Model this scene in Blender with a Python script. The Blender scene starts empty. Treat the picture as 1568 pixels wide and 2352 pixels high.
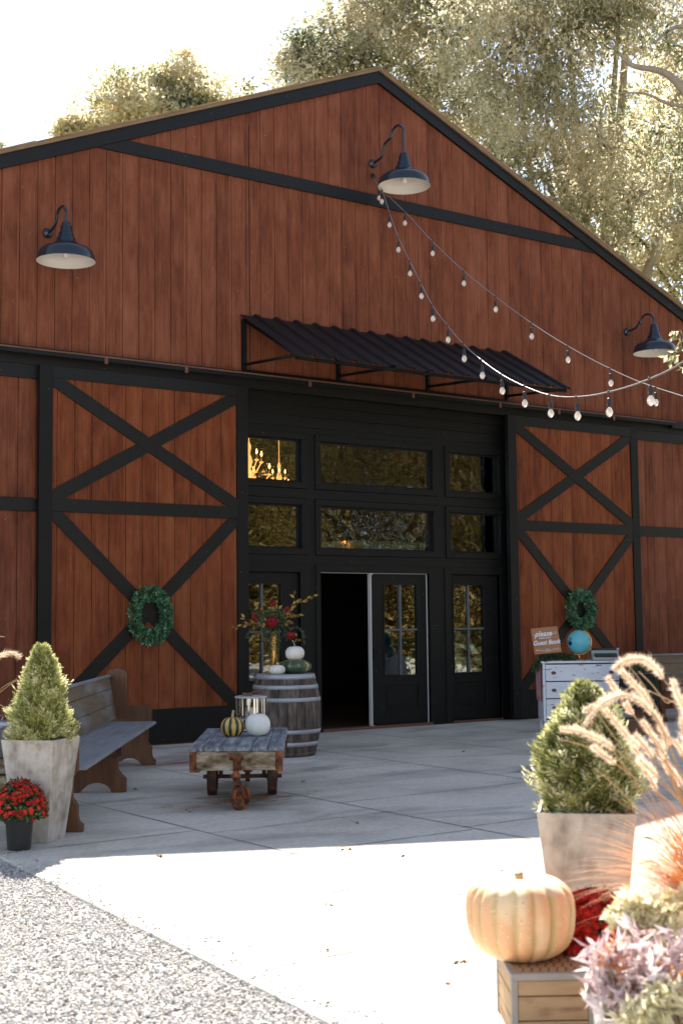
import bpy, bmesh, math, random
import numpy as np
from mathutils import Vector, Matrix
random.seed(7); rng = np.random.default_rng(7)
S = bpy.context.scene; COL = S.collection
PI = math.pi

# ---------------------------------------------------------------- camera
CAM = np.array([-10.190, -13.440, 1.360])
YAW, PITCH, ROLL = 0.61782, 0.081096, -0.01091
F = np.array([math.sin(YAW)*math.cos(PITCH), math.cos(YAW)*math.cos(PITCH), math.sin(PITCH)])
R0 = np.array([math.cos(YAW), -math.sin(YAW), 0]); U0 = np.cross(R0, F)
RV = math.cos(ROLL)*R0 + math.sin(ROLL)*U0; UV = -math.sin(ROLL)*R0 + math.cos(ROLL)*U0
cd = bpy.data.cameras.new('camera'); cam = bpy.data.objects.new('camera', cd); COL.objects.link(cam)
cam.matrix_world = Matrix(((RV[0], UV[0], -F[0], CAM[0]), (RV[1], UV[1], -F[1], CAM[1]), (RV[2], UV[2], -F[2], CAM[2]), (0, 0, 0, 1)))
cd.sensor_fit = 'VERTICAL'; cd.sensor_height = 36; cd.sensor_width = 24; cd.lens = 46.80
cd.clip_end = 2000; cd.clip_start = .05
cd.dof.use_dof = True; cd.dof.focus_distance = 12.5; cd.dof.aperture_fstop = 4.0
S.camera = cam
def at(x, y, t):
    "world point seen at (x, y) of a 1568 x 2352 picture, t metres along the view axis"
    return Vector(CAM + t*(F + (x-784)/3057.55*RV - (y-1176)/3057.55*UV))

# ---------------------------------------------------------------- light
SUN_AZ, SUN_EL = math.radians(27.9), math.radians(45.5)
w = bpy.data.worlds.new('World'); S.world = w; w.use_nodes = True
nt = w.node_tree; bg = nt.nodes['Background']
sky = nt.nodes.new('ShaderNodeTexSky'); sky.sky_type = 'NISHITA'; sky.sun_disc = False
sky.sun_elevation = SUN_EL; sky.sun_rotation = SUN_AZ; sky.air_density = .7; sky.dust_density = .1; sky.ozone_density = 1.0
hs = nt.nodes.new('ShaderNodeHueSaturation'); hs.inputs['Saturation'].default_value = .62
nt.links.new(sky.outputs[0], hs.inputs['Color']); nt.links.new(hs.outputs[0], bg.inputs[0]); bg.inputs[1].default_value = .078
sd = bpy.data.lights.new('sun', 'SUN'); sd.energy = 4.0; sd.angle = math.radians(.5); sd.color = (1, .93, .82)
so = bpy.data.objects.new('sun', sd); COL.objects.link(so)
sv = Vector((math.sin(SUN_AZ)*math.cos(SUN_EL), math.cos(SUN_AZ)*math.cos(SUN_EL), math.sin(SUN_EL)))
so.rotation_euler = sv.to_track_quat('Z', 'Y').to_euler(); so.location = sv*60
S.view_settings.view_transform = 'Standard'; S.view_settings.look = 'None'
S.view_settings.gamma = 1; S.view_settings.exposure = 2.05

# ---------------------------------------------------------------- materials
def _new(name):
    m = bpy.data.materials.new(name); m.use_nodes = True
    n = m.node_tree.nodes; return m, n, m.node_tree.links, n['Principled BSDF']
def N(n, t, **k):
    x = n.new(t)
    for a, b in k.items(): setattr(x, a, b)
    return x
def ramp(n, cols, pos=None):
    r = n.new('ShaderNodeValToRGB'); e = r.color_ramp.elements
    pos = pos or [i/(len(cols)-1) for i in range(len(cols))]
    while len(e) < len(cols): e.new(.5)
    for i, c in enumerate(cols): e[i].position = pos[i]; e[i].color = (*c, 1)
    return r
def mapping(n, l, scale, coord='Object', rot=(0, 0, 0)):
    tc = n.new('ShaderNodeTexCoord'); mp = n.new('ShaderNodeMapping')
    mp.inputs['Scale'].default_value = scale; mp.inputs['Rotation'].default_value = rot
    l.new(tc.outputs[coord], mp.inputs[0]); return mp
def math_(n, l, op, a, b=None, c=None):
    x = n.new('ShaderNodeMath'); x.operation = op
    for i, v in enumerate((a, b, c)):
        if v is None: continue
        if isinstance(v, (int, float)): x.inputs[i].default_value = v
        else: l.new(v, x.inputs[i])
    return x.outputs[0]
def mixc(n, l, fac, a, b, mode='MIX'):
    x = n.new('ShaderNodeMix'); x.data_type = 'RGBA'; x.blend_type = mode
    for s, v in ((0, fac), (6, a), (7, b)):
        if isinstance(v, (int, float)): x.inputs[s].default_value = v
        elif isinstance(v, tuple): x.inputs[s].default_value = (*v, 1)
        else: l.new(v, x.inputs[s])
    return x.outputs[2]
def mat(name, cols, pos=None, scale=(4, 4, 4), detail=8, rough=.7, metal=0, bump=.1, bdist=.01, nrough=.6, spec=.4, fine=None):
    "mottled material: stretched noise through a colour ramp"
    m, n, l, b = _new(name)
    mp = mapping(n, l, scale)
    no = N(n, 'ShaderNodeTexNoise'); no.inputs['Scale'].default_value = 1; no.inputs['Detail'].default_value = detail; no.inputs['Roughness'].default_value = nrough
    l.new(mp.outputs[0], no.inputs[0])
    r = ramp(n, cols, pos); l.new(no.outputs[0], r.inputs[0])
    col = r.outputs[0]
    if fine:
        mp2 = mapping(n, l, fine[0]); n2 = N(n, 'ShaderNodeTexNoise'); n2.inputs['Scale'].default_value = 1; n2.inputs['Detail'].default_value = 4
        l.new(mp2.outputs[0], n2.inputs[0]); r2 = ramp(n, [(0, 0, 0), (1, 1, 1)], [fine[2], fine[3]]); l.new(n2.outputs[0], r2.inputs[0])
        col = mixc(n, l, r2.outputs[0], col, fine[1])
    l.new(col, b.inputs['Base Color'])
    b.inputs['Roughness'].default_value = rough; b.inputs['Metallic'].default_value = metal; b.inputs['Specular IOR Level'].default_value = spec
    if bump:
        bp = N(n, 'ShaderNodeBump'); bp.inputs['Strength'].default_value = bump; bp.inputs['Distance'].default_value = bdist
        l.new(no.outputs[0], bp.inputs['Height']); l.new(bp.outputs[0], b.inputs['Normal'])
    return m
def specks(m, scale, size, colr):
    n, l = m.node_tree.nodes, m.node_tree.links; b = n['Principled BSDF']; src = b.inputs['Base Color'].links[0].from_socket
    mp = mapping(n, l, (scale,)*3); v = N(n, 'ShaderNodeTexVoronoi'); v.inputs['Scale'].default_value = 1; l.new(mp.outputs[0], v.inputs['Vector'])
    f = math_(n, l, 'LESS_THAN', v.outputs['Distance'], size)
    l.new(mixc(n, l, f, src, colr), b.inputs['Base Color'])
def wall_wood(name, dark, mid, light, step=.2032, off=0.0):
    m, n, l, b = _new(name)
    tc = N(n, 'ShaderNodeTexCoord'); sp = N(n, 'ShaderNodeSeparateXYZ'); l.new(tc.outputs['Object'], sp.inputs[0])
    idx = math_(n, l, 'FLOOR', math_(n, l, 'DIVIDE', math_(n, l, 'SUBTRACT', sp.outputs[0], off), step))
    wn = N(n, 'ShaderNodeTexWhiteNoise', noise_dimensions='1D'); l.new(idx, wn.inputs['W'])
    cb = N(n, 'ShaderNodeCombineXYZ'); l.new(math_(n, l, 'MULTIPLY', wn.outputs[0], 13.), cb.inputs[1])
    va = N(n, 'ShaderNodeVectorMath', operation='ADD'); l.new(tc.outputs['Object'], va.inputs[0]); l.new(cb.outputs[0], va.inputs[1])
    def noise(scale, det, ro):
        mp = N(n, 'ShaderNodeMapping'); mp.inputs['Scale'].default_value = scale; l.new(va.outputs[0], mp.inputs[0])
        x = N(n, 'ShaderNodeTexNoise'); x.inputs['Scale'].default_value = 1; x.inputs['Detail'].default_value = det; x.inputs['Roughness'].default_value = ro
        l.new(mp.outputs[0], x.inputs[0]); return x.outputs[0]
    grain = noise((45, 1, 1.6), 6, .6); patch = noise((9, 1, 3.0), 7, .62); big = noise((.9, .3, .55), 3, .5)
    fac = math_(n, l, 'ADD', math_(n, l, 'MULTIPLY', grain, .36), math_(n, l, 'ADD', math_(n, l, 'MULTIPLY', patch, .44), math_(n, l, 'MULTIPLY', big, .35)))
    fac = math_(n, l, 'ADD', fac, math_(n, l, 'MULTIPLY', wn.outputs[0], .06))
    r = ramp(n, [dark, mid, light], [.43, .595, .79]); l.new(fac, r.inputs[0])
    # scuffs: fine pale vertical scratches
    sc = noise((160, 1, 5), 2, .5); r2 = ramp(n, [(0, 0, 0), (1, 1, 1)], [.735, .80]); l.new(sc, r2.inputs[0])
    col = mixc(n, l, math_(n, l, 'MULTIPLY', r2.outputs[0], .5), r.outputs[0], (.38, .22, .15))
    l.new(col, b.inputs['Base Color']); b.inputs['Roughness'].default_value = .66; b.inputs['Specular IOR Level'].default_value = .2
    bp = N(n, 'ShaderNodeBump'); bp.inputs['Strength'].default_value = .25; bp.inputs['Distance'].default_value = .004
    l.new(grain, bp.inputs['Height']); l.new(bp.outputs[0], b.inputs['Normal'])
    return m
def leafmat(name, cols, pos=None, trans=.45, rough=.5, spec=.3):
    m, n, l, b = _new(name)
    a = N(n, 'ShaderNodeAttribute', attribute_name='rnd')
    r = ramp(n, cols, pos); l.new(a.outputs['Fac'], r.inputs[0]); l.new(r.outputs[0], b.inputs['Base Color'])
    b.inputs['Roughness'].default_value = rough; b.inputs['Specular IOR Level'].default_value = spec
    tr = N(n, 'ShaderNodeBsdfTranslucent'); l.new(r.outputs[0], tr.inputs[0])
    mx = N(n, 'ShaderNodeMixShader'); mx.inputs[0].default_value = trans
    l.new(b.outputs[0], mx.inputs[1]); l.new(tr.outputs[0], mx.inputs[2]); l.new(mx.outputs[0], n['Material Output'].inputs[0])
    return m
def gourdmat(name, ribs, main, stripe, lo, hi, top=None, attr=False, phase=0., nscale=6, warp=.5, rough=.35, third=None):
    "colour follows the ribs: cos(ribs * angle) plus noise chooses between main and stripe"
    m, n, l, b = _new(name)
    tc = N(n, 'ShaderNodeTexCoord'); sp = N(n, 'ShaderNodeSeparateXYZ'); l.new(tc.outputs['Object'], sp.inputs[0])
    an = math_(n, l, 'ARCTAN2', sp.outputs[1], sp.outputs[0])
    co = math_(n, l, 'COSINE', math_(n, l, 'MULTIPLY_ADD', an, float(ribs), phase))
    if attr:
        at_ = N(n, 'ShaderNodeAttribute', attribute_name='rib'); co = math_(n, l, 'MULTIPLY_ADD', at_.outputs['Fac'], -2., 1.)
    no = N(n, 'ShaderNodeTexNoise'); no.inputs['Scale'].default_value = nscale; no.inputs['Detail'].default_value = 6; l.new(tc.outputs['Object'], no.inputs[0])
    v = math_(n, l, 'ADD', co, math_(n, l, 'MULTIPLY', math_(n, l, 'SUBTRACT', no.outputs[0], .5), warp*4))
    r = ramp(n, [(0, 0, 0), (1, 1, 1)], [lo*.25+.5, hi*.25+.5]); l.new(math_(n, l, 'MULTIPLY_ADD', v, .25, .5), r.inputs[0])
    n2 = N(n, 'ShaderNodeTexNoise'); n2.inputs['Scale'].default_value = nscale*.6; n2.inputs['Detail'].default_value = 3; l.new(tc.outputs['Object'], n2.inputs[0])
    r3 = ramp(n, [(0, 0, 0), (1, 1, 1)], [.42, .62]); l.new(n2.outputs[0], r3.inputs[0])
    base = mixc(n, l, r3.outputs[0], main, third or main)
    col = mixc(n, l, r.outputs[0], base, stripe)
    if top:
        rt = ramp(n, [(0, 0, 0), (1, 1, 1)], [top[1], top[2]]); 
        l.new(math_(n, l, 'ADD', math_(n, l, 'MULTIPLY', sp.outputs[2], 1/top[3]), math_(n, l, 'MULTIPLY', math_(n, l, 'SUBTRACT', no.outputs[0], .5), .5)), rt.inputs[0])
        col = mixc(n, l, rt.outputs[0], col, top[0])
    l.new(col, b.inputs['Base Color']); b.inputs['Roughness'].default_value = rough
    bp = N(n, 'ShaderNodeBump'); bp.inputs['Strength'].default_value = .15; bp.inputs['Distance'].default_value = .004
    l.new(no.outputs[0], bp.inputs['Height']); l.new(bp.outputs[0], b.inputs['Normal'])
    return m
def plain(name, c, rough=.5, metal=0, spec=.5, emit=None, es=0, trans=0):
    m, n, l, b = _new(name); b.inputs['Base Color'].default_value = (*c, 1); b.inputs['Roughness'].default_value = rough
    b.inputs['Metallic'].default_value = metal; b.inputs['Specular IOR Level'].default_value = spec; b.inputs['Transmission Weight'].default_value = trans
    if emit: b.inputs['Emission Color'].default_value = (*emit, 1); b.inputs['Emission Strength'].default_value = es
    return m
def glassmat(name, gain=1.6, wav=.05, tint=(.75, .8, .78), wscale=(5, 5, 3)):
    m, n, l, b = _new(name); n.remove(b)
    mp = mapping(n, l, wscale); no = N(n, 'ShaderNodeTexNoise'); no.inputs['Scale'].default_value = 1; no.inputs['Detail'].default_value = 1.5; l.new(mp.outputs[0], no.inputs[0])
    bp = N(n, 'ShaderNodeBump'); bp.inputs['Strength'].default_value = 1; bp.inputs['Distance'].default_value = wav; l.new(no.outputs[0], bp.inputs['Height'])
    gl = N(n, 'ShaderNodeBsdfGlossy'); gl.inputs['Roughness'].default_value = .02; l.new(bp.outputs[0], gl.inputs['Normal'])
    tr = N(n, 'ShaderNodeBsdfTransparent'); tr.inputs[0].default_value = (*tint, 1)
    fr = N(n, 'ShaderNodeFresnel'); fr.inputs[0].default_value = 1.5
    mx = N(n, 'ShaderNodeMixShader'); l.new(math_(n, l, 'MINIMUM', math_(n, l, 'MULTIPLY', fr.outputs[0], gain), 1.), mx.inputs[0])
    l.new(tr.outputs[0], mx.inputs[1]); l.new(gl.outputs[0], mx.inputs[2]); l.new(mx.outputs[0], n['Material Output'].inputs[0])
    return m

M = {}
M['red'] = wall_wood('red_stained_siding', (.085, .021, .009), (.172, .050, .022), (.265, .092, .048))
specks(M['red'], 7, .035, (.40, .25, .17))
M['red_door'] = wall_wood('orange_red_stained_siding', (.080, .016, .005), (.185, .046, .014), (.275, .088, .034))
M['black'] = mat('black_painted_wood', [(.004, .004, .0038), (.007, .007, .0066), (.012, .012, .0115)], scale=(3, 3, 30), rough=.5, bump=.2, bdist=.002, spec=.22,
                 fine=((14, 14, 14), (.25, .26, .25), .80, .83))
M['blackh'] = mat('black_painted_rail', [(.004, .004, .0038), (.007, .007, .0066), (.012, .012, .0115)], scale=(30, 3, 3), rough=.45, bump=.2, bdist=.002, spec=.3,
                 fine=((9, 40, 14), (.25, .26, .25), .78, .82))
specks(M['black'], 9, .036, (.30, .29, .27)); specks(M['blackh'], 9, .036, (.30, .29, .27))
M['blackmetal'] = mat('black_metal', [(.004, .0045, .0055), (.008, .009, .011)], spec=.25, rough=.5, bump=.05, scale=(9, 9, 9))
M['lamp_paint'] = plain('navy_black_enamel', (.012, .020, .032), .22, spec=.6)
M['lamp_white'] = plain('white_enamel', (.82, .78, .72), .4)
M['rustedge'] = mat('copper_brown_edge', [(.05, .02, .012), (.14, .055, .03), (.22, .10, .05)], scale=(3, 30, 30), rough=.6)
M['shingle'] = mat('brown_shingle', [(.10, .06, .035), (.22, .14, .08), (.34, .23, .13)], scale=(3, 3, 3), rough=.9)
M['glass'] = glassmat('window_glass', 3.0, .005, wscale=(5, 5, 7))
M['doorglass'] = glassmat('door_glass', 2.6, .003, wscale=(4, 4, 6))
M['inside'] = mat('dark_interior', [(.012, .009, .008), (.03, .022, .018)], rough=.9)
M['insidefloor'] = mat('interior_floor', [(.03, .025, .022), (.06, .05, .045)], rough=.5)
M['weather'] = mat('white_weatherstrip', [(.5, .48, .45), (.7, .68, .64)], rough=.5)
M['threshold'] = mat('wood_threshold', [(.08, .035, .02), (.2, .1, .06)], scale=(3, 30, 30), rough=.6)
M['stone'] = mat('cast_stone', [(.22, .19, .16), (.40, .36, .31), (.50, .46, .41), (.56, .53, .48)], [.3, .46, .58, .75], scale=(9, 9, 6), detail=10, rough=.85, bump=.3, bdist=.004,
                 fine=((3, 3, 2.2), (.24, .20, .165), .56, .74))
M['soil'] = mat('potting_soil', [(.01, .008, .006), (.04, .03, .02)], scale=(40, 40, 40), rough=.95, bump=1, bdist=.02)
M['pewwood'] = mat('varnished_pew_wood', [(.03, .010, .003), (.115, .043, .013), (.21, .09, .034)], scale=(30, 30, 3), rough=.45, bump=.15, bdist=.002)
M['pewgrey'] = mat('weathered_pew_board', [(.07, .047, .028), (.175, .125, .078), (.28, .22, .155)], scale=(2.2, 26, 26), detail=10, rough=.8, bump=.4, bdist=.003, fine=((1.5, 6, 6), (.24, .23, .21), .52, .7))
M['pewseat'] = mat('bleached_seat_board', [(.12, .12, .12), (.24, .25, .26), (.36, .38, .40)], scale=(2.0, 22, 22), detail=10, rough=.7, bump=.4, bdist=.003)
M['tabletop'] = mat('grey_cart_boards', [(.09, .095, .105), (.20, .215, .235), (.34, .36, .39)], [.36, .52, .68], scale=(2.5, 26, 26), detail=10, rough=.72, bump=.5, bdist=.003)
M['cartbeam'] = mat('worn_cart_beam', [(.05, .03, .015), (.20, .14, .08), (.40, .34, .25)], [.36, .5, .66], scale=(7, 16, 22), detail=10, rough=.8, bump=.5, bdist=.004)
M['rust'] = mat('rusted_iron', [(.03, .012, .008), (.16, .045, .015), (.34, .11, .03)], [.34, .5, .68], scale=(16, 16, 16), detail=10, rough=.75, bump=.5, bdist=.003)
M['rustdark'] = mat('dark_rusted_iron', [(.02, .010, .008), (.07, .028, .015), (.15, .055, .025)], [.34, .5, .68], scale=(18, 18, 18), detail=10, rough=.7, bump=.4, bdist=.003)
M['stave'] = mat('oak_barrel_staves', [(.035, .025, .020), (.10, .075, .058), (.20, .155, .12)], [.36, .52, .68], scale=(14, 14, 4), detail=10, rough=.75, bump=.3, bdist=.003)
M['hoop'] = mat('galvanised_hoop', [(.22, .22, .23), (.40, .41, .43), (.50, .50, .51)], scale=(7, 7, 20), rough=.5, metal=.35, bump=.05, fine=((5, 5, 9), (.24, .16, .10), .62, .72))
M['gold'] = plain('brushed_gold', (.75, .45, .13), .25, metal=1)
M['mercury'] = mat('smoked_chrome', [(.30, .29, .27), (.55, .54, .52)], scale=(40, 40, 1), rough=.12, metal=1, bump=0)
M['candle'] = plain('cream_wax', (.85, .78, .62), .5)
M['whiteg'] = gourdmat('white_pumpkin_skin', 10, (.78, .74, .66), (.62, .58, .48), .9, 1.7, phase=PI, rough=.4, third=(.70, .64, .54))
M['whitesmooth'] = mat('smooth_white_gourd_skin', [(.58, .60, .55), (.74, .75, .70), (.80, .80, .76)], scale=(6, 6, 6), rough=.35, bump=.03, fine=((9, 9, 9), (.5, .30, .14), .70, .75))
M['greeng'] = gourdmat('dark_green_pumpkin_skin', 10, (.035, .07, .035), (.42, .30, .07), .75, 1.5, warp=1.2, rough=.3, third=(.07, .11, .05), nscale=9)
M['striped'] = gourdmat('striped_gourd_skin', 10, (.62, .36, .09), (.025, .045, .018), .0, .35, warp=.25, rough=.35, third=(.72, .48, .16), nscale=16)
M['giant'] = gourdmat('giant_pumpkin_skin', 5, (.80, .44, .22), (.40, .38, .12), .0, 1.6, attr=True, warp=.75, rough=.5, third=(.85, .62, .36), nscale=9, top=((.86, .74, .62), .82, 1.05, .29))  # whitish top: sunlight on the crown is put into the skin colour
specks(M['giant'], 30, .10, (.55, .38, .18)); specks(M['giant'], 60, .14, (.86, .76, .58))
M['stem'] = mat('dry_stem', [(.25, .18, .08), (.5, .4, .22)], scale=(30, 30, 5), rough=.8)
M['stemgrey'] = mat('grey_green_stem', [(.12, .15, .12), (.24, .28, .24)], scale=(30, 30, 5), rough=.8)
M['crate'] = mat('crate_board', [(.30, .17, .08), (.44, .28, .15), (.56, .40, .25)], scale=(4, 14, 22), detail=8, rough=.7, bump=.35, bdist=.003, fine=((6, 6, 26), (.20, .11, .055), .54, .72))
M['cratetrim'] = mat('greyed_crate_frame', [(.20, .18, .15), (.34, .31, .27), (.44, .41, .36)], scale=(9, 9, 9), rough=.75, bump=.2, bdist=.002)
M['hole'] = plain('drilled_hole', (.012, .008, .005), .9)
M['nursery'] = mat('dark_nursery_plastic', [(.022, .022, .022), (.045, .043, .040)], scale=(5, 5, 5), rough=.3, bump=.02)
M['galv'] = mat('galvanised_steel', [(.42, .44, .46), (.62, .64, .66)], scale=(14, 14, 14), rough=.32, metal=.85, bump=.05)
M['bark'] = mat('bark', [(.06, .045, .035), (.16, .125, .095), (.26, .21, .16)], scale=(9, 9, 2), rough=.9, bump=.8, bdist=.03)
M['barkpale'] = mat('pale_bark', [(.16, .12, .09), (.34, .28, .21), (.44, .38, .30)], scale=(9, 9, 3), rough=.9, bump=.8, bdist=.03)
M['cable'] = mat('grey_cable', [(.10, .10, .105), (.26, .26, .27)], scale=(7, 7, 7), rough=.35, bump=0)
M['socket'] = plain('black_socket', (.02, .018, .016), .5)
M['bulb'] = plain('clear_bulb_glass', (.95, .84, .74), .12, spec=.5, trans=.5)
M['filament'] = plain('bulb_filament', (.8, .6, .4), .4)
M['whitewash'] = mat('distressed_white_paint', [(.50, .50, .54), (.66, .67, .71), (.72, .73, .76)], scale=(3, 9, 9), rough=.55, bump=.15, bdist=.002,
                     fine=((7, 14, 30), (.16, .10, .07), .61, .66))
M['gap'] = plain('drawer_gap', (.05, .03, .02), .9)
M['bronze'] = plain('aged_bronze', (.16, .07, .03), .4, metal=.8)
M['pink'] = mat('dusty_pink_cloth', [(.38, .17, .18), (.55, .27, .27)], scale=(20, 20, 2), rough=.9)
M['signwood'] = mat('sign_board', [(.20, .075, .03), (.36, .16, .07), (.46, .23, .11)], scale=(4, 30, 14), rough=.55)
M['signpaint'] = plain('white_sign_paint', (.72, .74, .78), .6)
M['globe'] = mat('globe_sea', [(.09, .36, .42), (.12, .45, .51), (.17, .52, .56)], scale=(6, 6, 6), rough=.35, bump=0)
M['globeland'] = plain('globe_land', (.01, .025, .05), .5)
M['typer'] = mat('typewriter_shell', [(.24, .25, .22), (.34, .35, .31)], scale=(6, 6, 6), rough=.45)
M['keys'] = plain('dark_green_keys', (.015, .07, .055), .35)
M['fabricblack'] = plain('black_cloth', (.01, .01, .01), .95)
M['beads'] = plain('white_trim', (.6, .58, .55), .6)
M['flame'] = plain('candle_flame', (1, .6, .25), .5, emit=(1, .40, .09), es=7)
M['crystal'] = plain('lit_crystal', (.5, .26, .10), .12, metal=.6, emit=(1, .42, .12), es=.8)  # drops, arms and column glow by emission, standing in for flame light
M['amber'] = plain('amber_glass', (.5, .2, .05), .2, trans=.6, emit=(1, .35, .08), es=.35)
M['dryleaf'] = plain('dry_leaf', (.25, .12, .06), .8)
M['wax'] = plain('ivory_cloth', (.42, .34, .25), .9)

# ---------------------------------------------------------------- mesh helpers
class MB:
    def __init__(s): s.v = []; s.f = []; s.sm = []
    def add(s, V, Fc, smooth=False):
        o = len(s.v); s.v += [tuple(p) for p in V]; s.f += [tuple(i+o for i in f) for f in Fc]; s.sm += [smooth]*len(Fc); return s
    def box(s, c, d, rz=0, m=None, bev=0):
        x, y, z = d[0]/2, d[1]/2, d[2]/2
        V = [Vector((i*x, j*y, k*z)) for k in (-1, 1) for j in (-1, 1) for i in (-1, 1)]
        Rm = m or Matrix.Rotation(rz, 3, 'Z')
        V = [Rm @ p + Vector(c) for p in V]
        return s.add(V, [(0, 2, 3, 1), (4, 5, 7, 6), (0, 1, 5, 4), (2, 6, 7, 3), (0, 4, 6, 2), (1, 3, 7, 5)])
    def bb(s, x0, x1, y0, y1, z0, z1): return s.box(((x0+x1)/2, (y0+y1)/2, (z0+z1)/2), (abs(x1-x0), abs(y1-y0), abs(z1-z0)))
    def prism(s, poly, h0, h1, axis='y'):
        "poly in the plane across axis; axis y: (x,z); axis x: (y,z); axis z: (x,y)"
        n = len(poly)
        def P(p, h): return {'y': (p[0], h, p[1]), 'x': (h, p[0], p[1]), 'z': (p[0], p[1], h)}[axis]
        V = [P(p, h0) for p in poly]+[P(p, h1) for p in poly]
        Fc = [tuple(range(n)), tuple(range(2*n-1, n-1, -1))]+[(i, i+n, (i+1) % n+n, (i+1) % n) for i in range(n)]
        return s.add(V, Fc)
    def tube(s, pts, r, seg=8, cap=True):
        pts = [Vector(p) for p in pts]; n = len(pts)
        if not hasattr(r, '__len__'): r = [r]*n
        V = []; up = Vector((0, 0, 1)); prev = None
        for i, p in enumerate(pts):
            d = (pts[min(i+1, n-1)]-pts[max(i-1, 0)]).normalized()
            if prev is None:
                a = d.cross(up if abs(d.z) < .9 else Vector((1, 0, 0))).normalized()
            else:
                a = (prev - d*prev.dot(d)).normalized()
            prev = a; b = d.cross(a)
            V += [p+(a*math.cos(t)+b*math.sin(t))*r[i] for t in [2*PI*k/seg for k in range(seg)]]
        Fc = [(i*seg+k, i*seg+(k+1) % seg, (i+1)*seg+(k+1) % seg, (i+1)*seg+k) for i in range(n-1) for k in range(seg)]
        if cap: Fc += [tuple(range(seg-1, -1, -1)), tuple(range((n-1)*seg, n*seg))]
        return s.add(V, Fc, True)
    def lathe(s, prof, seg=32, c=(0, 0, 0), smooth=True, m=None, mod=None):
        V = []
        for (r, z) in prof:
            for k in range(seg):
                a = 2*PI*k/seg; rr = r*(mod(a) if mod else 1)
                p = Vector((rr*math.cos(a), rr*math.sin(a), z))
                if m: p = m @ p
                V.append(p+Vector(c))
        n = len(prof)
        Fc = [(i*seg+k, i*seg+(k+1) % seg, (i+1)*seg+(k+1) % seg, (i+1)*seg+k) for i in range(n-1) for k in range(seg)]
        Fc += [tuple(range(seg-1, -1, -1)), tuple(range((n-1)*seg, n*seg))]
        return s.add(V, Fc, smooth)
    def build(s, name, m, parent=None, loc=None, label=None, bevel=0):
        me = bpy.data.meshes.new(name); me.from_pydata(s.v, [], s.f)
        me.polygons.foreach_set('use_smooth', s.sm)
        bm = bmesh.new(); bm.from_mesh(me); bmesh.ops.recalc_face_normals(bm, faces=bm.faces); bm.to_mesh(me); bm.free()
        me.materials.append(m); o = bpy.data.objects.new(name, me); COL.objects.link(o)
        if parent: o.parent = parent
        if loc: o.location = loc
        if label: o['label'] = label
        if bevel:
            b = o.modifiers.new('bevel', 'BEVEL'); b.width = bevel; b.segments = 2; b.limit_method = 'ANGLE'; b.angle_limit = math.radians(40)
        return o
def smooth_path(P, k=5):
    P = [Vector(p) for p in P]; Q = []
    for i in range(len(P)-1):
        p0, p1, p2, p3 = P[max(i-1, 0)], P[i], P[i+1], P[min(i+2, len(P)-1)]
        for s in range(k):
            u = s/k; Q.append(.5*((2*p1)+(-p0+p2)*u+(2*p0-5*p1+4*p2-p3)*u*u+(-p0+3*p1-3*p2+p3)*u**3))
    Q.append(P[-1]); return Q
def tag(o, label=None, cat=None, group=None, kind=None):
    if label: o['label'] = label
    if cat: o['category'] = cat
    if group: o['group'] = group
    if kind: o['kind'] = kind
    return o
def thing(name, label, cat, loc=(0, 0, 0), rz=0, group=None):
    o = bpy.data.objects.new(name, None); COL.objects.link(o); o.location = loc; o.rotation_euler = (0, 0, rz); o.empty_display_size = .1
    return tag(o, label, cat, group)
def copy_tree(o, parent=None):
    c = o.copy(); COL.objects.link(c); c.parent = parent
    for ch in o.children: copy_tree(ch, c)
    return c
def unit(a): return a/np.maximum(np.linalg.norm(a, axis=-1, keepdims=True), 1e-9)
def leaf_arrays(P, D, L, W, fold=.0, nrm=None):
    "rhombic leaves: base P, direction D, length L, width W"
    n = len(P); L = np.broadcast_to(L, n)[:, None]; W = np.broadcast_to(W, n)[:, None]
    D = unit(D); nr = unit(rng.normal(size=(n, 3))) if nrm is None else unit(nrm+rng.normal(size=(n, 3))*.35)
    Sd = unit(np.cross(D, nr)); up = np.cross(Sd, D)
    V = np.stack([P, P+D*L*.45+Sd*W*.5+up*fold*L, P+D*L, P+D*L*.45-Sd*W*.5+up*fold*L], 1)
    return V.reshape(-1, 3)
def quads(name, V, m, parent=None, rnd=None, smooth=False, tri=False, F3=None):
    V = np.asarray(V, np.float32); me = bpy.data.meshes.new(name); me.vertices.add(len(V)); me.vertices.foreach_set('co', V.ravel())
    if F3 is None: Fa = np.arange(len(V), dtype=np.int32).reshape(-1, 4)
    else: Fa = np.asarray(F3, np.int32)
    k = Fa.shape[1]; me.loops.add(Fa.size); me.loops.foreach_set('vertex_index', Fa.ravel())
    me.polygons.add(len(Fa)); me.polygons.foreach_set('loop_start', np.arange(0, Fa.size, k, dtype=np.int32))
    me.polygons.foreach_set('use_smooth', [smooth]*len(Fa))
    me.update(calc_edges=True)
    if rnd is not None:
        a = me.attributes.new('rnd', 'FLOAT', 'POINT'); a.data.foreach_set('value', np.asarray(rnd, np.float32))
    me.materials.append(m); o = bpy.data.objects.new(name, me); COL.objects.link(o)
    if parent: o.parent = parent
    return o

# ================================================================ the setting
LAWN = mat('dry_grass', [(.05, .06, .02), (.10, .11, .04), (.16, .14, .07)], scale=(2, 2, 2), rough=.95, bump=.5, bdist=.05)
g = MB().bb(-400, 400, -400, 400, -.30, -.06).build('ground', LAWN); tag(g, kind='structure')

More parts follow.
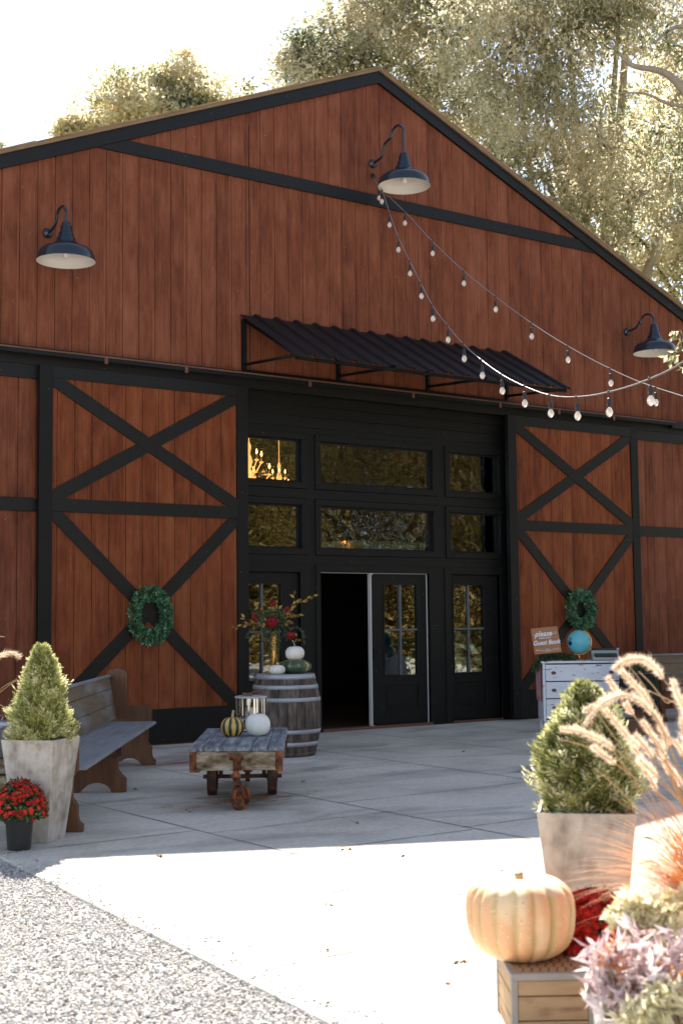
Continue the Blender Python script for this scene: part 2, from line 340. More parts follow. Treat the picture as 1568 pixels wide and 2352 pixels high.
# patio slab
def concrete():
    m, n, l, b = _new('broom_finished_concrete')
    def noise(sc, det=8, ro=.6, dist=0):
        mp = mapping(n, l, sc); x = N(n, 'ShaderNodeTexNoise'); x.inputs['Scale'].default_value = 1; x.inputs['Detail'].default_value = det; x.inputs['Roughness'].default_value = ro
        x.inputs['Distortion'].default_value = dist; l.new(mp.outputs[0], x.inputs[0]); return x.outputs[0]
    a = noise((.9, .9, 1)); r = ramp(n, [(.46, .425, .355), (.62, .575, .49), (.72, .675, .585)], [.3, .5, .72]); l.new(a, r.inputs[0])
    bb_ = noise((26, 26, 1), 6, .7); r2 = ramp(n, [(.74, .74, .74), (1.12, 1.12, 1.12)], [.28, .72]); l.new(bb_, r2.inputs[0])
    col = mixc(n, l, 1., r.outputs[0], r2.outputs[0], 'MULTIPLY')
    # broad dark water stains
    st = noise((.7, 1.6, 1), 5, .6, .6); r3 = ramp(n, [(0, 0, 0), (1, 1, 1)], [.50, .64]); l.new(st, r3.inputs[0])
    col = mixc(n, l, math_(n, l, 'MULTIPLY', r3.outputs[0], .45), col, (.15, .15, .135))
    tc = N(n, 'ShaderNodeTexCoord'); sp = N(n, 'ShaderNodeSeparateXYZ'); l.new(tc.outputs['Object'], sp.inputs[0])
    def spot(cx, cy, rx, ry, ns, lo, hi, colr, amt, c, ang=0.):
        nonlocal_col = c
        dx = math_(n, l, 'SUBTRACT', sp.outputs[0], cx); dy = math_(n, l, 'SUBTRACT', sp.outputs[1], cy)
        ca, sa = math.cos(ang), math.sin(ang)
        ux = math_(n, l, 'ADD', math_(n, l, 'MULTIPLY', dx, ca), math_(n, l, 'MULTIPLY', dy, sa))
        uy = math_(n, l, 'ADD', math_(n, l, 'MULTIPLY', dx, -sa), math_(n, l, 'MULTIPLY', dy, ca))
        e = math_(n, l, 'SQRT', math_(n, l, 'ADD', math_(n, l, 'POWER', math_(n, l, 'DIVIDE', ux, rx), 2.), math_(n, l, 'POWER', math_(n, l, 'DIVIDE', uy, ry), 2.)))
        v = math_(n, l, 'ADD', math_(n, l, 'SUBTRACT', 1., e), math_(n, l, 'MULTIPLY', math_(n, l, 'SUBTRACT', noise(ns, 6, .65), .5), 2.6))
        rr = ramp(n, [(0, 0, 0), (1, 1, 1)], [lo, hi]); l.new(v, rr.inputs[0])
        return mixc(n, l, math_(n, l, 'MULTIPLY', rr.outputs[0], amt), c, colr)
    A_ = math.radians(56)
    col = spot(-4.9, -4.55, 1.1, .75, (3.2, 5, 1), .55, 1.0, (.24, .13, .045), .75, col)
    col = spot(-4.7, -4.6, 1.0, .55, (6, 12, 1), .75, 1.05, (.30, .12, .03), .8, col)
    col = spot(-3.95, -1.9, .75, .16, (2.5, 6, 1), .3, .8, (.28, .07, .03), .8, col)
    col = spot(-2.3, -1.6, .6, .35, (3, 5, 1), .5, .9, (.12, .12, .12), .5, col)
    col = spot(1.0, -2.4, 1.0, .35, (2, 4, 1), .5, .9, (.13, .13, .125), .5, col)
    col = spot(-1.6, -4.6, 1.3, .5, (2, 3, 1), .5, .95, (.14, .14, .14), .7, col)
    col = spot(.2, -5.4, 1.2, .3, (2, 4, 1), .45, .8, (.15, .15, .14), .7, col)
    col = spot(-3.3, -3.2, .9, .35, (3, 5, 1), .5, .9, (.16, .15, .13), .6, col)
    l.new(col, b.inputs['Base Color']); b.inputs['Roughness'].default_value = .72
    br = noise((140, 6, 1), 3); bp = N(n, 'ShaderNodeBump'); bp.inputs['Strength'].default_value = .25; bp.inputs['Distance'].default_value = .004
    l.new(math_(n, l, 'ADD', br, bb_), bp.inputs['Height']); l.new(bp.outputs[0], b.inputs['Normal'])
    return m
def xe(y): return -7.28+.081*(y+6.3)      # left edge of the slab
patio = MB().prism([(xe(-30), -30), (14, -30), (14, .06), (xe(.06), .06)], -.20, 0, 'z').build('patio', concrete(), bevel=.012); tag(patio, kind='structure')
JM = plain('joint_shadow', (.085, .08, .072), .95)
jb = MB()
def joint(x0, y0, x1, y1, wd=.009):
    n_ = 14; L = math.hypot(x1-x0, y1-y0); px, py = -(y1-y0)/L, (x1-x0)/L
    V = []
    for i in range(n_+1):
        t = i/n_; q = random.uniform(-.0025, .0025); ww = wd*random.uniform(.5, 1.3)/2
        for sg in (-1, 1): V.append((x0+(x1-x0)*t+px*(q+sg*ww), y0+(y1-y0)*t+py*(q+sg*ww), .0035))
    jb.add(V, [(2*i, 2*i+1, 2*i+3, 2*i+2) for i in range(n_)])
joint(-5.88, 0, -5.82, -12); joint(-4.3, 0, -4.5, -12); joint(-2.2, -.2, -2.5, -12); joint(-.6, 0, -.8, -12); joint(1.1, 0, .9, -12)
for (x0, x1, y) in ((-7.38, -5.85, -5.71), (-7.38, -4.45, -6.81), (-7.38, -5.85, -7.87), (-7.38, -5.85, -8.9), (-5.85, -4.4, -8.29), (-7.38, -5.85, -10.1), (-4.45, -2.5, -6.68), (-5.85, -4.35, -5.83),
                    (-4.4, -2.3, -5.2), (-4.4, -2.3, -3.4), (-5.85, -4.3, -1.6), (-2.3, -.7, -2.1), (-2.3, -.7, -4.6), (-.7, 1.1, -3.3), (-.7, 1.1, -1.2), (1.1, 6, -2.9)):
    joint(max(x0, xe(y)+.01) if x0 < -7 else x0, y, x1, y+.03)
jo = jb.build('control_joint', JM, patio)

# gravel: a bed sheet and loose stones
GB = mat('gravel_bed', [(.30, .28, .255), (.42, .40, .375)], scale=(60, 60, 60), rough=.95, bump=1, bdist=.01)
gb = MB().prism([(-40, -60), (xe(-60)+.03, -60), (xe(12)+.03, 12), (-40, 12)], -.10, -.018, 'z').build('gravel', GB); tag(gb, kind='structure')
M['stones'] = leafmat('pale_gravel_stone', [(.22, .185, .15), (.38, .36, .335), (.46, .445, .425), (.56, .545, .525)], [0, .10, .4, 1], trans=0, rough=.85)
ph = (1+5**.5)/2
ICO = unit(np.array([(-1, ph, 0), (1, ph, 0), (-1, -ph, 0), (1, -ph, 0), (0, -1, ph), (0, 1, ph), (0, -1, -ph), (0, 1, -ph), (ph, 0, -1), (ph, 0, 1), (-ph, 0, -1), (-ph, 0, 1)], float))
ICF = np.array([(0, 11, 5), (0, 5, 1), (0, 1, 7), (0, 7, 10), (0, 10, 11), (1, 5, 9), (5, 11, 4), (11, 10, 2), (10, 7, 6), (7, 1, 8), (3, 9, 4), (3, 4, 2), (3, 2, 6), (3, 6, 8), (3, 8, 9), (4, 9, 5), (2, 4, 11), (6, 2, 10), (8, 6, 7), (9, 8, 1)])
def blobs(name, C, R, m, parent=None, flat=.7, rnd=None, jit=.22):
    n = len(C); Q = rng.normal(size=(n, 3, 3)); Q = np.linalg.qr(Q)[0]
    sc = R[:, None]*np.stack([np.ones(n), rng.uniform(.6, 1, n), rng.uniform(.45, .85, n)], 1)
    V = ICO[None]*(1+rng.uniform(-jit, jit, (n, 12, 1)))*sc[:, None, :]
    V = np.einsum('nij,nkj->nki', Q, V); V[..., 2] *= flat; V += C[:, None, :]
    Fx = (ICF[None]+np.arange(n)[:, None, None]*12).reshape(-1, 3)
    r = rng.random(n) if rnd is None else rnd
    return quads(name, V.reshape(-1, 3), m, parent, np.repeat(r, 12), False, F3=Fx)
n_ = 62000
ly = rng.uniform(-10.9, -5.6, n_); lx = xe(ly)+.006-rng.random(n_)*np.clip((ly+12.2)*.62, .9, 2.6)
ex = rng.uniform(-.02, .02, n_)*0
sp_ = rng.random(n_) < .006
lx[sp_] = xe(ly[sp_])+np.abs(rng.normal(size=sp_.sum()))*.10
lz = rng.uniform(-.020, -.006, n_); lz[sp_] = .003
stones = blobs('gravel_stones', np.c_[lx, ly, lz], rng.uniform(.0045, .0105, n_), M['stones']); tag(stones, kind='stuff')
stones['label'] = 'pale loose gravel beside the concrete patio'

# ================================================================ the barn
SL = .4167; ZA = 8.33; HALF = 8.6; ZT = 4.30
def roofz(x): return ZA-SL*abs(x)
barn = thing('barn', 'large red wooden barn with black trim, sliding doors and a glazed entrance', 'building')
G = .2032; X0 = -2.0025
def planks(mb, x0, x1, z0, z1, y, th=.012, top=None, gap=.0035):
    k0 = math.floor((x0-X0)/G)
    k = k0
    while X0+k*G < x1-1e-6:
        a, b = max(x0, X0+k*G+gap), min(x1, X0+(k+1)*G-gap); k += 1
        if b-a < .004: continue
        if top:
            xs = [a, b] if not a < 0 < b else [a, 0, b]
            poly = [(a, z0), (b, z0)]+[(x, top(x)) for x in reversed(xs)]
        else: poly = [(a, z0), (b, z0), (b, z1), (a, z1)]
        mb.prism(poly, y, y+th)
wb = MB()
planks(wb, -HALF, HALF, ZT-.02, 0, 0, top=roofz)
planks(wb, -HALF, -2.3, 0, ZT-.024, 0); planks(wb, 2.3, HALF, 0, ZT-.024, 0)
wb.build('wall', M['red'], barn)
bk = MB(); GRV = plain('groove_dark', (.02, .008, .005), .9)
bk.prism([(-HALF, ZT-.02), (HALF, ZT-.02), (HALF, roofz(HALF)), (0, ZA), (-HALF, roofz(HALF))], .0125, .10)
bk.bb(-HALF, -2.3, .0125, .10, 0, ZT-.024); bk.bb(2.3, HALF, .0125, .10, 0, ZT-.024)
bk.bb(-HALF, -HALF+.1, .1001, 12, 0, roofz(HALF)); bk.bb(HALF-.1, HALF, .1001, 12, 0, roofz(HALF)); bk.bb(-HALF+.1, HALF-.1, 11.9, 12, 0, roofz(HALF))
bk.build('wall_backing', GRV, barn)
# wide seam between siding sheets
sm = MB()
for x in (-1.956,): sm.bb(x-.006, x+.006, -.004, .002, ZT, roofz(x)-.15)
sm.build('wall_seam', GRV, barn)
# roof: two slabs with shingle edge
for sg in (-1, 1):
    rb = MB(); e = HALF+.25
    poly = [(0, ZA+.155), (sg*e, ZA+.155-SL*e), (sg*e, ZA+.155-SL*e+.045), (0, ZA+.20)]
    rb.prism(poly, -.075, 12.2); rb.build('roof', M['shingle'], barn)
    # shingle butts along the rake: slight irregular steps
    tb = MB(); k = 0; x = .05
    while x < e:
        d = random.uniform(.25, .9); th = random.uniform(.006, .022)
        z0 = ZA+.2-SL*x; z1 = ZA+.2-SL*(x+d)
        tb.prism([(sg*x, z0), (sg*(x+d), z1), (sg*(x+d), z1+th*.4), (sg*x, z0+th)], -.095+random.uniform(0, .015), .3); x += d+.002
    tb.build('shingle_edge', mat('shingle_edge_%s' % ('a' if sg < 0 else 'b'), [(.12, .05, .03), (.34, .22, .12), (.5, .36, .2)], scale=(2, 2, 2), rough=.9), barn)
    fb = MB(); fb.prism([(0, ZA), (sg*e, ZA-SL*e), (sg*e, ZA-SL*e+.154), (0, ZA+.154)], -.045, -.002)
    fb.build('rake_board', M['blackh'], barn)
cb = MB(); zc = 6.68
cb.prism([(-(ZA-zc)/SL+.003, zc), ((ZA-zc)/SL-.003, zc), ((ZA-zc-.15)/SL-.003, zc+.15), (-(ZA-zc-.15)/SL+.003, zc+.15)], -.030, -.002)
cb.build('collar_board', M['blackh'], barn)
# strips, header band and track
for (x0, x1) in ((-HALF, -4.60), (4.60, HALF)):
    for (z0, z1, nm) in ((3.98, 4.128, 'wall_rail'), (2.553, 2.697, 'wall_rail')):
        MB().bb(x0, x1, -.028, -.001, z0, z1).build(nm, M['blackh'], barn, bevel=.003)
MB().bb(-HALF, HALF, -.022, -.001, 4.132, 4.262).build('header_band', M['blackh'], barn)
tr = MB(); tr.bb(-HALF, 5.42, -.15, -.023, 4.268, 4.30); tr.bb(-HALF, 5.42, -.155, -.145, 4.225, 4.267); tr.build('door_track', M['blackmetal'], barn)
tl = MB(); tl.bb(-HALF, 5.42, -.160, -.1505, 4.268, 4.285)
for x in (-3.9, -2.9, -1.2, .4, 1.9, 3.0, 4.1): tl.bb(x-.02, x+.02, -.162, -.156, 4.20, 4.266)
tl.build('track_lip', M['rustedge'], barn)
MB().bb(5.42, HALF, -.10, -.024, 4.20, 4.30).build('header_band', M['blackh'], barn)
def brace(mb, x0, z0, x1, z1, w, y0, y1, clip):
    "diagonal board between two corners clipped to the rectangle clip"
    d = Vector((x1-x0, z1-z0)).normalized(); n = Vector((-d.y, d.x))*w/2; e = d*w
    poly = [Vector((x0, z0))-e-n, Vector((x1, z1))+e-n, Vector((x1, z1))+e+n, Vector((x0, z0))-e+n]
    for (ax, lim, sgn) in ((0, clip[0], 1), (0, clip[1], -1), (1, clip[2], 1), (1, clip[3], -1)):
        out = []
        for i in range(len(poly)):
            a, b = poly[i], poly[(i+1) % len(poly)]
            ia, ib = (a[ax]-lim)*sgn >= 0, (b[ax]-lim)*sgn >= 0
            if ia: out.append(a)
            if ia != ib: t = (lim-a[ax])/(b[ax]-a[ax]); out.append(a+(b-a)*t)
        poly = out
    mb.prism([tuple(p) for p in poly], y0, y1)
def sliding_door(x0, x1, label):
    pn = MB(); planks(pn, x0+.01, x1-.01, .06, 4.10, -.090, .012); d = pn.build('sliding_door', M['red_door'], barn, label=label)
    MB().bb(x0+.012, x1-.012, -.0775, -.045, .05, 4.11).build('door_core', M['black'], d)
    w = .150
    for (a, b) in ((x0, x0+w), (x1-w, x1)): MB().bb(a, b, -.113, -.042, .03, 4.128).build('stile', M['black'], d, bevel=.003)
    for (z0, z1) in ((3.995, 4.127), (2.552, 2.694), (.03, .40)): MB().bb(x0+w+.001, x1-w-.001, -.112, -.0905, z0, z1).build('door_rail', M['blackh'], d, bevel=.003)
    xa, xb = x0+w+.002, x1-w-.002
    for (zb, zt) in ((2.696, 3.993), (.402, 2.550)):
        c = (xa, xb, zb, zt)
        o = .05
        m1 = MB(); brace(m1, xa+o, zt-o*.7, xb-o, zb+o*.7, .145, -.1115, -.0905, c); m1.build('brace', M['blackh'], d)
        m2 = MB(); brace(m2, xa+o, zb+o*.7, xb-o, zt-o*.7, .145, -.1085, -.0908, c); m2.build('brace', M['blackh'], d)
    return d
sliding_door(-4.65, -2.055, 'left sliding door of the barn')
sliding_door(2.070, 4.635, 'right sliding door of the barn')
# glazed entrance wall, set back behind the sliding doors
YG = .12
XL, XR = -2.30, 2.30
cols = [(-2.085, -1.155), (-.875, .925), (1.212, 2.085)]
rows = [(3.055, 3.585), (2.240, 2.778)]
hd = MB(); z = 3.74
while z < 4.268:
    z1 = min(z+.135, 4.266); hd.prism([(YG-.012, z), (YG+.02, z), (YG+.02, z1-.003), (YG-.002, z1-.003)], XL, XR, 'x'); z += .135
hd.build('lap_siding', M['blackh'], barn)
fr = MB()
fr.bb(XL, XR, YG, YG+.10, 3.66, 3.739)
fr.bb(XL, XR, YG, YG+.10, 2.86, 2.975); fr.bb(XL, XR, YG, YG+.10, 2.045, 2.16)
for (a, b) in ((XL, cols[0][0]-.08), (cols[0][1]+.08, cols[1][0]-.08), (cols[1][1]+.08, cols[2][0]-.08), (cols[2][1]+.08, XR)):
    fr.bb(a, b, YG+.001, YG+.10, 0, 3.659)
fr.bb(XL, XR, YG+.02, YG+.10, 4.25, 4.29)
fr.build('entrance_wall', M['black'], barn)
for (x0, x1) in cols:
    for (z0, z1) in rows:
        f = MB(); w = .078
        f.bb(x0-w, x1+w, YG-.018, YG+.10, z1, z1+w-.002); f.bb(x0-w, x1+w, YG-.018, YG+.10, z0-w+.002, z0)
        f.bb(x0-w, x0, YG-.018, YG+.10, z0+.001, z1-.001); f.bb(x1, x1+w, YG-.018, YG+.10, z0+.001, z1-.001)
        wn = f.build('window', M['black'], barn, bevel=.003)
        s_ = MB(); q = .022
        s_.bb(x0+.0005, x1-.0005, YG+.040, YG+.075, z1-q, z1-.0005); s_.bb(x0+.0005, x1-.0005, YG+.040, YG+.075, z0+.0005, z0+q)
        s_.bb(x0+.0005, x0+q, YG+.041, YG+.074, z0+q, z1-q); s_.bb(x1-q, x1-.0005, YG+.041, YG+.074, z0+q, z1-q)
        s_.build('sash', M['blackmetal'], wn)
        MB().bb(x0+q, x1-q, YG+.055, YG+.059, z0+q, z1-q).build('pane', M['glass'], wn)
def leaf_door(x0, x1, parent, name='french_door', gx=None, white=False, z0=.035, z1=1.945, y=YG+.035):
    "panelled door leaf with a four light window over a raised panel"
    gx0, gx1 = gx; gz0, gz1 = .64, 1.82; th = .045
    b = MB()
    b.bb(x0, gx0, y, y+th, z0, z1); b.bb(gx1, x1, y, y+th, z0, z1)
    b.bb(gx0+.0005, gx1-.0005, y, y+th, gz1, z1); b.bb(gx0+.0005, gx1-.0005, y, y+th, .52, gz0); b.bb(gx0+.0005, gx1-.0005, y, y+th, z0, .215)
    b.bb(gx0+.0005, gx1-.0005, y+.012, y+th, .2155, .5195)
    d = b.build(name, M['black'], parent, bevel=.002)
    rp = MB(); rp.bb(gx0+.05, gx1-.05, y+.003, y+.0115, .265, .47); rp.build('raised_panel', M['black'], d, bevel=.006)
    mo = MB(); q = .012
    for (a, c) in ((gx0-.004, gx0+q), (gx1-q, gx1+.004)): mo.bb(a, c, y-.008, y+.02, gz0-.004, gz1+.004)
    mo.bb(gx0+q, gx1-q, y-.008, y+.02, gz1-q, gz1+.004); mo.bb(gx0+q, gx1-q, y-.008, y+.02, gz0-.004, gz0+q)
    mo.build('glazing_bead', M['blackmetal'], d)
    mu = MB(); xm, zm = (gx0+gx1)/2, (gz0+gz1)/2
    mu.bb(xm-.011, xm+.011, y-.004, y+.020, gz0+q, gz1-q); mu.bb(gx0+q, xm-.0115, y-.004, y+.020, zm-.011, zm+.011); mu.bb(xm+.0115, gx1-q, y-.004, y+.020, zm-.011, zm+.011)
    mu.build('muntin', plain('grey_muntin', (.10, .11, .12), .35), d)
    MB().bb(gx0+.002, gx1-.002, y+.022, y+.026, gz0+.002, gz1-.002).build('pane', M['doorglass'], d)
    return d
# door jambs and heads
jm = MB()
for (a, b) in ((-2.30, -2.055), (-1.185, -1.07), (1.10, 1.2), (2.065, 2.30)): jm.bb(a, b, YG-.012, YG-.0002, .0, 2.044)
for (a, b) in ((-.955, -.888), (.835, 1.0)): jm.bb(a, b, YG-.016, YG+.098, 0, 2.044)
for (a, b) in ((-2.054, -1.186), (1.201, 2.064)): jm.bb(a, b, YG-.012, YG+.09, 1.95, 2.044)
jm.bb(-.887, .834, YG-.016, YG+.098, 1.955, 2.044)
jm.bb(-1.185, -.956, YG+.05, YG+.098, 0, 2.044); jm.bb(.99, 1.21, YG+.05, YG+.098, 0, 2.044)
jm.build('door_casing', M['black'], barn, bevel=.003)
leaf_door(-2.05, -1.19, barn, 'side_door', gx=(-1.99, -1.43))
leaf_door(1.205, 2.06, barn, 'side_door', gx=(1.262, 1.812))
dr = leaf_door(-.088, .812, barn, 'french_door', gx=(.108, .666))
ws = MB(); ws.bb(-.103, -.089, YG+.020, YG+.080, .03, 1.947); ws.bb(-.108, -.07, YG+.012, YG+.03, .022, .036); ws.bb(-.108, -.07, YG+.012, YG+.03, 1.932, 1.95)
ws.bb(.813, .819, YG+.022, YG+.06, .03, 1.94); ws.bb(-.88, .819, YG+.022, YG+.05, 1.9465, 1.952); ws.build('weatherstrip', M['weather'], dr)
hn = MB(); hn.box((-.055, YG+.008, .93), (.03, .02, .16)); hn.tube([(-.055, YG-.0, .95), (-.055, YG-.03, .95), (-.0, YG-.035, .95)], .008); hn.build('handle', M['blackmetal'], dr)
# the other leaf stands open inside
ol = leaf_door(-.088, .812, barn, 'french_door', gx=(.108, .666))
for o_ in [ol]: o_.location = (-.86, .20, 0); 
ol.rotation_euler = (0, 0, PI/2); ol.location = (-.70, .28, 0); ol['label'] = 'left door leaf swung open inwards'
th = MB(); th.bb(-.887, .834, YG-.05, YG+.1, -.001, .03); th.bb(1.2, 2.065, YG-.03, YG+.1, -.001, .024); th.bb(-2.055, -1.185, YG-.03, YG+.1, -.001, .024); th.build('threshold', M['threshold'], barn)
# inside
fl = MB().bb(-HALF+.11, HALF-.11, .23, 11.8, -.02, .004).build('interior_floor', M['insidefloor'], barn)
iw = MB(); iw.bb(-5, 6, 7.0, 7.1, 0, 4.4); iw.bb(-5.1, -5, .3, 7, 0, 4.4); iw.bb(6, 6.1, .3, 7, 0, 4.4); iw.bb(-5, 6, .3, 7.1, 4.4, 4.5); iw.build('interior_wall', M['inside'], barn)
# curtain inside the left of the doorway
cu = MB()
V = []; k_ = 26
for j in range(9):
    z = 1.30-.95*j/8; hw = .02+.13*abs((j/8)-.28)*1.1
    for i in range(k_): t = i/(k_-1); V.append((-.20+(t-.5)*2*hw+.02*j/8, 1.6+.02*math.sin(t*20), z))
cu.add(V, [(j*k_+i, j*k_+i+1, (j+1)*k_+i+1, (j+1)*k_+i) for j in range(8) for i in range(k_-1)], True)
o = cu.build('chair_sash', M['wax']); sdm = o.modifiers.new('thick', 'SOLIDIFY'); sdm.thickness = .006; tag(o, 'pale cloth tie hanging just inside the open doorway', 'cloth')

# ---------------------------------------------------------------- awning
aw = thing('awning', 'black corrugated metal awning over the barn entrance', 'awning')
a = MB(); x0, x1 = -2.10, 2.17; zt, zb, yo = 4.985, 4.31, -1.22; per = 4.27/15
prof = []
for k in range(15):
    b_ = x0+k*per
    prof += [(b_, 0), (b_+per*.60, 0), (b_+per*.70, .030), (b_+per*.86, .030), (b_+per*.97, 0)]
prof.append((x1, 0)); npf = len(prof)
sl = Vector((0, yo+.02, zb-zt)).normalized(); nn = Vector((0, sl.z, -sl.y)); nn = nn if nn.z > 0 else -nn
V = []
for off in (0, .004):
    for end in ((-.015, zt+.02), (yo, zb)):
        for (x, h) in prof: V.append(Vector((x, end[0], end[1]))+nn*(h+off))
Fc = [(i, i+1, npf+i+1, npf+i) for i in range(npf-1)]+[(2*npf+i, 3*npf+i, 3*npf+i+1, 2*npf+i+1) for i in range(npf-1)]
Fc += [(i, 2*npf+i, 2*npf+i+1, i+1) for i in range(npf-1)]+[(npf+i, npf+i+1, 3*npf+i+1, 3*npf+i) for i in range(npf-1)]
a.add(V, Fc); a.build('metal_sheet', M['blackmetal'], aw)
for x in (-2.06, -.68, .75, 2.14):
    f = MB(); f.bb(x-.022, x+.022, -.05, -.003, 4.335, 4.95)
    f.tube([(x, -.03, 4.40), (x, -1.10, 4.33)], .018, 4)
    f.tube([(x, -.03, 4.945), (x, -1.17, 4.315)], .018, 4); f.build('bracket', M['blackmetal'], aw)
f = MB(); f.bb(-2.06, 2.14, -1.17, -1.13, 4.285, 4.315); f.bb(-2.06, 2.14, -.045, -.006, 4.315, 4.345); f.build('cross_bar', M['blackmetal'], aw)

# ---------------------------------------------------------------- gooseneck lamps
def wall_lamp(X, Z, drop, arch, reach, label, dia=.62):
    t = thing('wall_lamp', label, 'lamp', (X, 0, Z), group='gooseneck lamps on the barn gable')
    pl_ = MB(); Rm = Matrix.Rotation(PI/2, 3, 'X')
    pl_.lathe([(.055, 0), (.058, .012), (.05, .03), (.02, .05)], 20, m=Rm); pl_.build('mounting_plate', M['lamp_paint'], t)
    zr = -drop; ztop = zr+.42; pts = [(0, -.03, 0), (0, -.16, .02)]
    yc, rr = -(reach-.13), .13
    pts += [(0, -.22, .05)]
    pts += [(0, -.27, .05+(arch-.05)*.45)]
    for k in range(0, 9):
        an = PI*k/8; pts.append((0, yc+rr*math.cos(an), arch-rr*.9+rr*.9*math.sin(an)))
    pts.append((0, -reach, ztop-.02))
    # smooth the path
    P = [Vector(p) for p in pts]; Q = []
    for i in range(len(P)-1):
        p0, p1, p2, p3 = P[max(i-1, 0)], P[i], P[i+1], P[min(i+2, len(P)-1)]
        for s in range(4):
            u = s/4; Q.append(.5*((2*p1)+(-p0+p2)*u+(2*p0-5*p1+4*p2-p3)*u*u+(-p0+3*p1-3*p2+p3)*u**3))
    Q.append(P[-1])
    MB().tube(Q, .016, 10).build('arm', M['lamp_paint'], t)
    r = dia/2
    pr = [(.028, .43), (.045, .42), (.045, .385), (.06, .38), (.062, .31), (.078, .305), (.080, .255), (.098, .25), (.10, .205), (.13, .195), (.15, .165), (.20, .15), (.25, .135), (.285, .10), (.302, .05), (.31, .0)]
    pr = [(a*r/.31, b) for a, b in pr]
    sh = MB(); sh.lathe(pr, 40, (0, -reach, zr)); s_ = sh.build('lamp_shade', M['lamp_paint'], t)
    # remove the closing disc at the rim
    me = s_.data; bm = bmesh.new(); bm.from_mesh(me); bm.faces.ensure_lookup_table()
    big = [f for f in bm.faces if len(f.verts) > 20 and all(abs(v.co.z-zr) < 1e-4 for v in f.verts)]
    bmesh.ops.delete(bm, geom=big, context='FACES_ONLY'); bm.to_mesh(me); bm.free()
    inn = MB(); ip = [(.02, .12), (.12*r/.31, .12), (.22*r/.31, .095), (.27*r/.31, .06), (r-.006, .002), (r-.001, .0005)]
    inn.lathe(ip, 40, (0, -reach, zr)); i_ = inn.build('inner_reflector', M['lamp_white'], t)
    me = i_.data; bm = bmesh.new(); bm.from_mesh(me)
    big = [f for f in bm.faces if len(f.verts) > 20 and all(v.co.z < zr+.01 for v in f.verts)]
    bmesh.ops.delete(bm, geom=big, context='FACES_ONLY'); bm.to_mesh(me); bm.free()
    MB().lathe([(.012, .1), (.03, .09), (.035, .065), (.025, .04), (.004, .03)], 16, (0, -reach, zr)).build('light_bulb', M['lamp_white'], t)
    return t
wall_lamp(-4.531, 5.602, .425, .20, .50, 'small gooseneck barn lamp on the left of the red wall')
wall_lamp(-.094, 7.239, .478, .34, .66, 'gooseneck barn lamp high under the gable peak', .66)
wall_lamp(4.578, 5.581, .41, .19, .54, 'gooseneck barn lamp at the far right of the wall')

# ---------------------------------------------------------------- string lights
def string_light(label, anchors, hook, tail, bulb_s=1.):
    t = thing('string_light', label, 'string lights', hook, group='festoon lights hanging from the gable')
    H = Vector(hook)
    pts = [H]+[Vector(p) for p in anchors]+[Vector(p) for p in tail]
    Q = []
    for i in range(len(pts)-1):
        p0, p1, p2, p3 = pts[max(i-1, 0)], pts[i], pts[i+1], pts[min(i+2, len(pts)-1)]
        for s in range(3):
            u = s/3; Q.append(.5*((2*p1)+(-p0+p2)*u+(2*p0-5*p1+4*p2-p3)*u*u+(-p0+3*p1-3*p2+p3)*u**3)-H)
    Q.append(pts[-1]-H)
    MB().tube(Q, .0055, 6).build('cable', M['cable'], t)
    for p in anchors:
        c = Vector(p)-H; tw = random.uniform(-.012, .012)
        s = MB(); s.tube([c, c+Vector((tw*.5, 0, -.05))], .0035, 5); s.lathe([(.008, -.045), (.013, -.05), (.016, -.06), (.017, -.098), (.021, -.102), (.021, -.110)], 12, c+Vector((tw*.5, 0, 0)))
        s.tube([c+Vector((-.012, 0, .004)), c+Vector((.012, 0, .002))], .009, 6)
        so_ = s.build('bulb_socket', M['socket'], t)
        b = MB(); b.lathe([(.012, -.108), (.017, -.120), (.024, -.134), (.026, -.148), (.021, -.164), (.010, -.176), (.002, -.180)], 14, c+Vector((tw*.5, 0, 0))); bo = b.build('bulb', M['bulb'], so_)
    return t
SA = [[-.32, -.5, 6.71], [-.49, -.87, 6.29], [-.67, -1.27, 5.86], [-.88, -1.74, 5.44], [-1.08, -2.18, 5.06], [-1.30, -2.64, 4.69], [-1.54, -3.17, 4.34], [-1.79, -3.70, 4.03], [-2.02, -4.22, 3.76], [-2.27, -4.77, 3.51], [-2.52, -5.32, 3.30],
      [-2.78, -5.88, 3.12], [-3.02, -6.41, 3.01], [-3.28, -6.98, 2.94], [-3.56, -7.6, 2.91]]
SB = [[-.10, -.15, 6.89], [-.16, -.75, 6.40], [-.21, -1.34, 5.87], [-.27, -1.97, 5.36], [-.32, -2.56, 4.93], [-.37, -3.17, 4.51], [-.43, -3.76, 4.15], [-.48, -4.38, 3.81], [-.54, -5.01, 3.52]]
string_light('nearer string of bare bulbs swooping low and bright towards the right', SA, (-.091, -.01, 7.059), [(-3.86, -8.2, 2.93), (-4.3, -9.1, 3.1)])
string_light('thinner farther string of bulbs running straight down from the gable', SB, (-.088, -.012, 7.075), [(-.66, -6.2, 3.10), (-.8, -7.6, 2.8)])
hk = MB(); hk.lathe([(.03, 0), (.03, .012), (.01, .02)], 14, (-.09, -.001, 7.085), m=Matrix.Rotation(PI/2, 3, 'X')); hk.tube([(-.09, -.01, 7.085), (-.09, -.05, 7.07), (-.09, -.04, 7.04), (-.09, -.012, 7.045)], .006); hk.build('eye_hook', M['blackmetal'], barn)

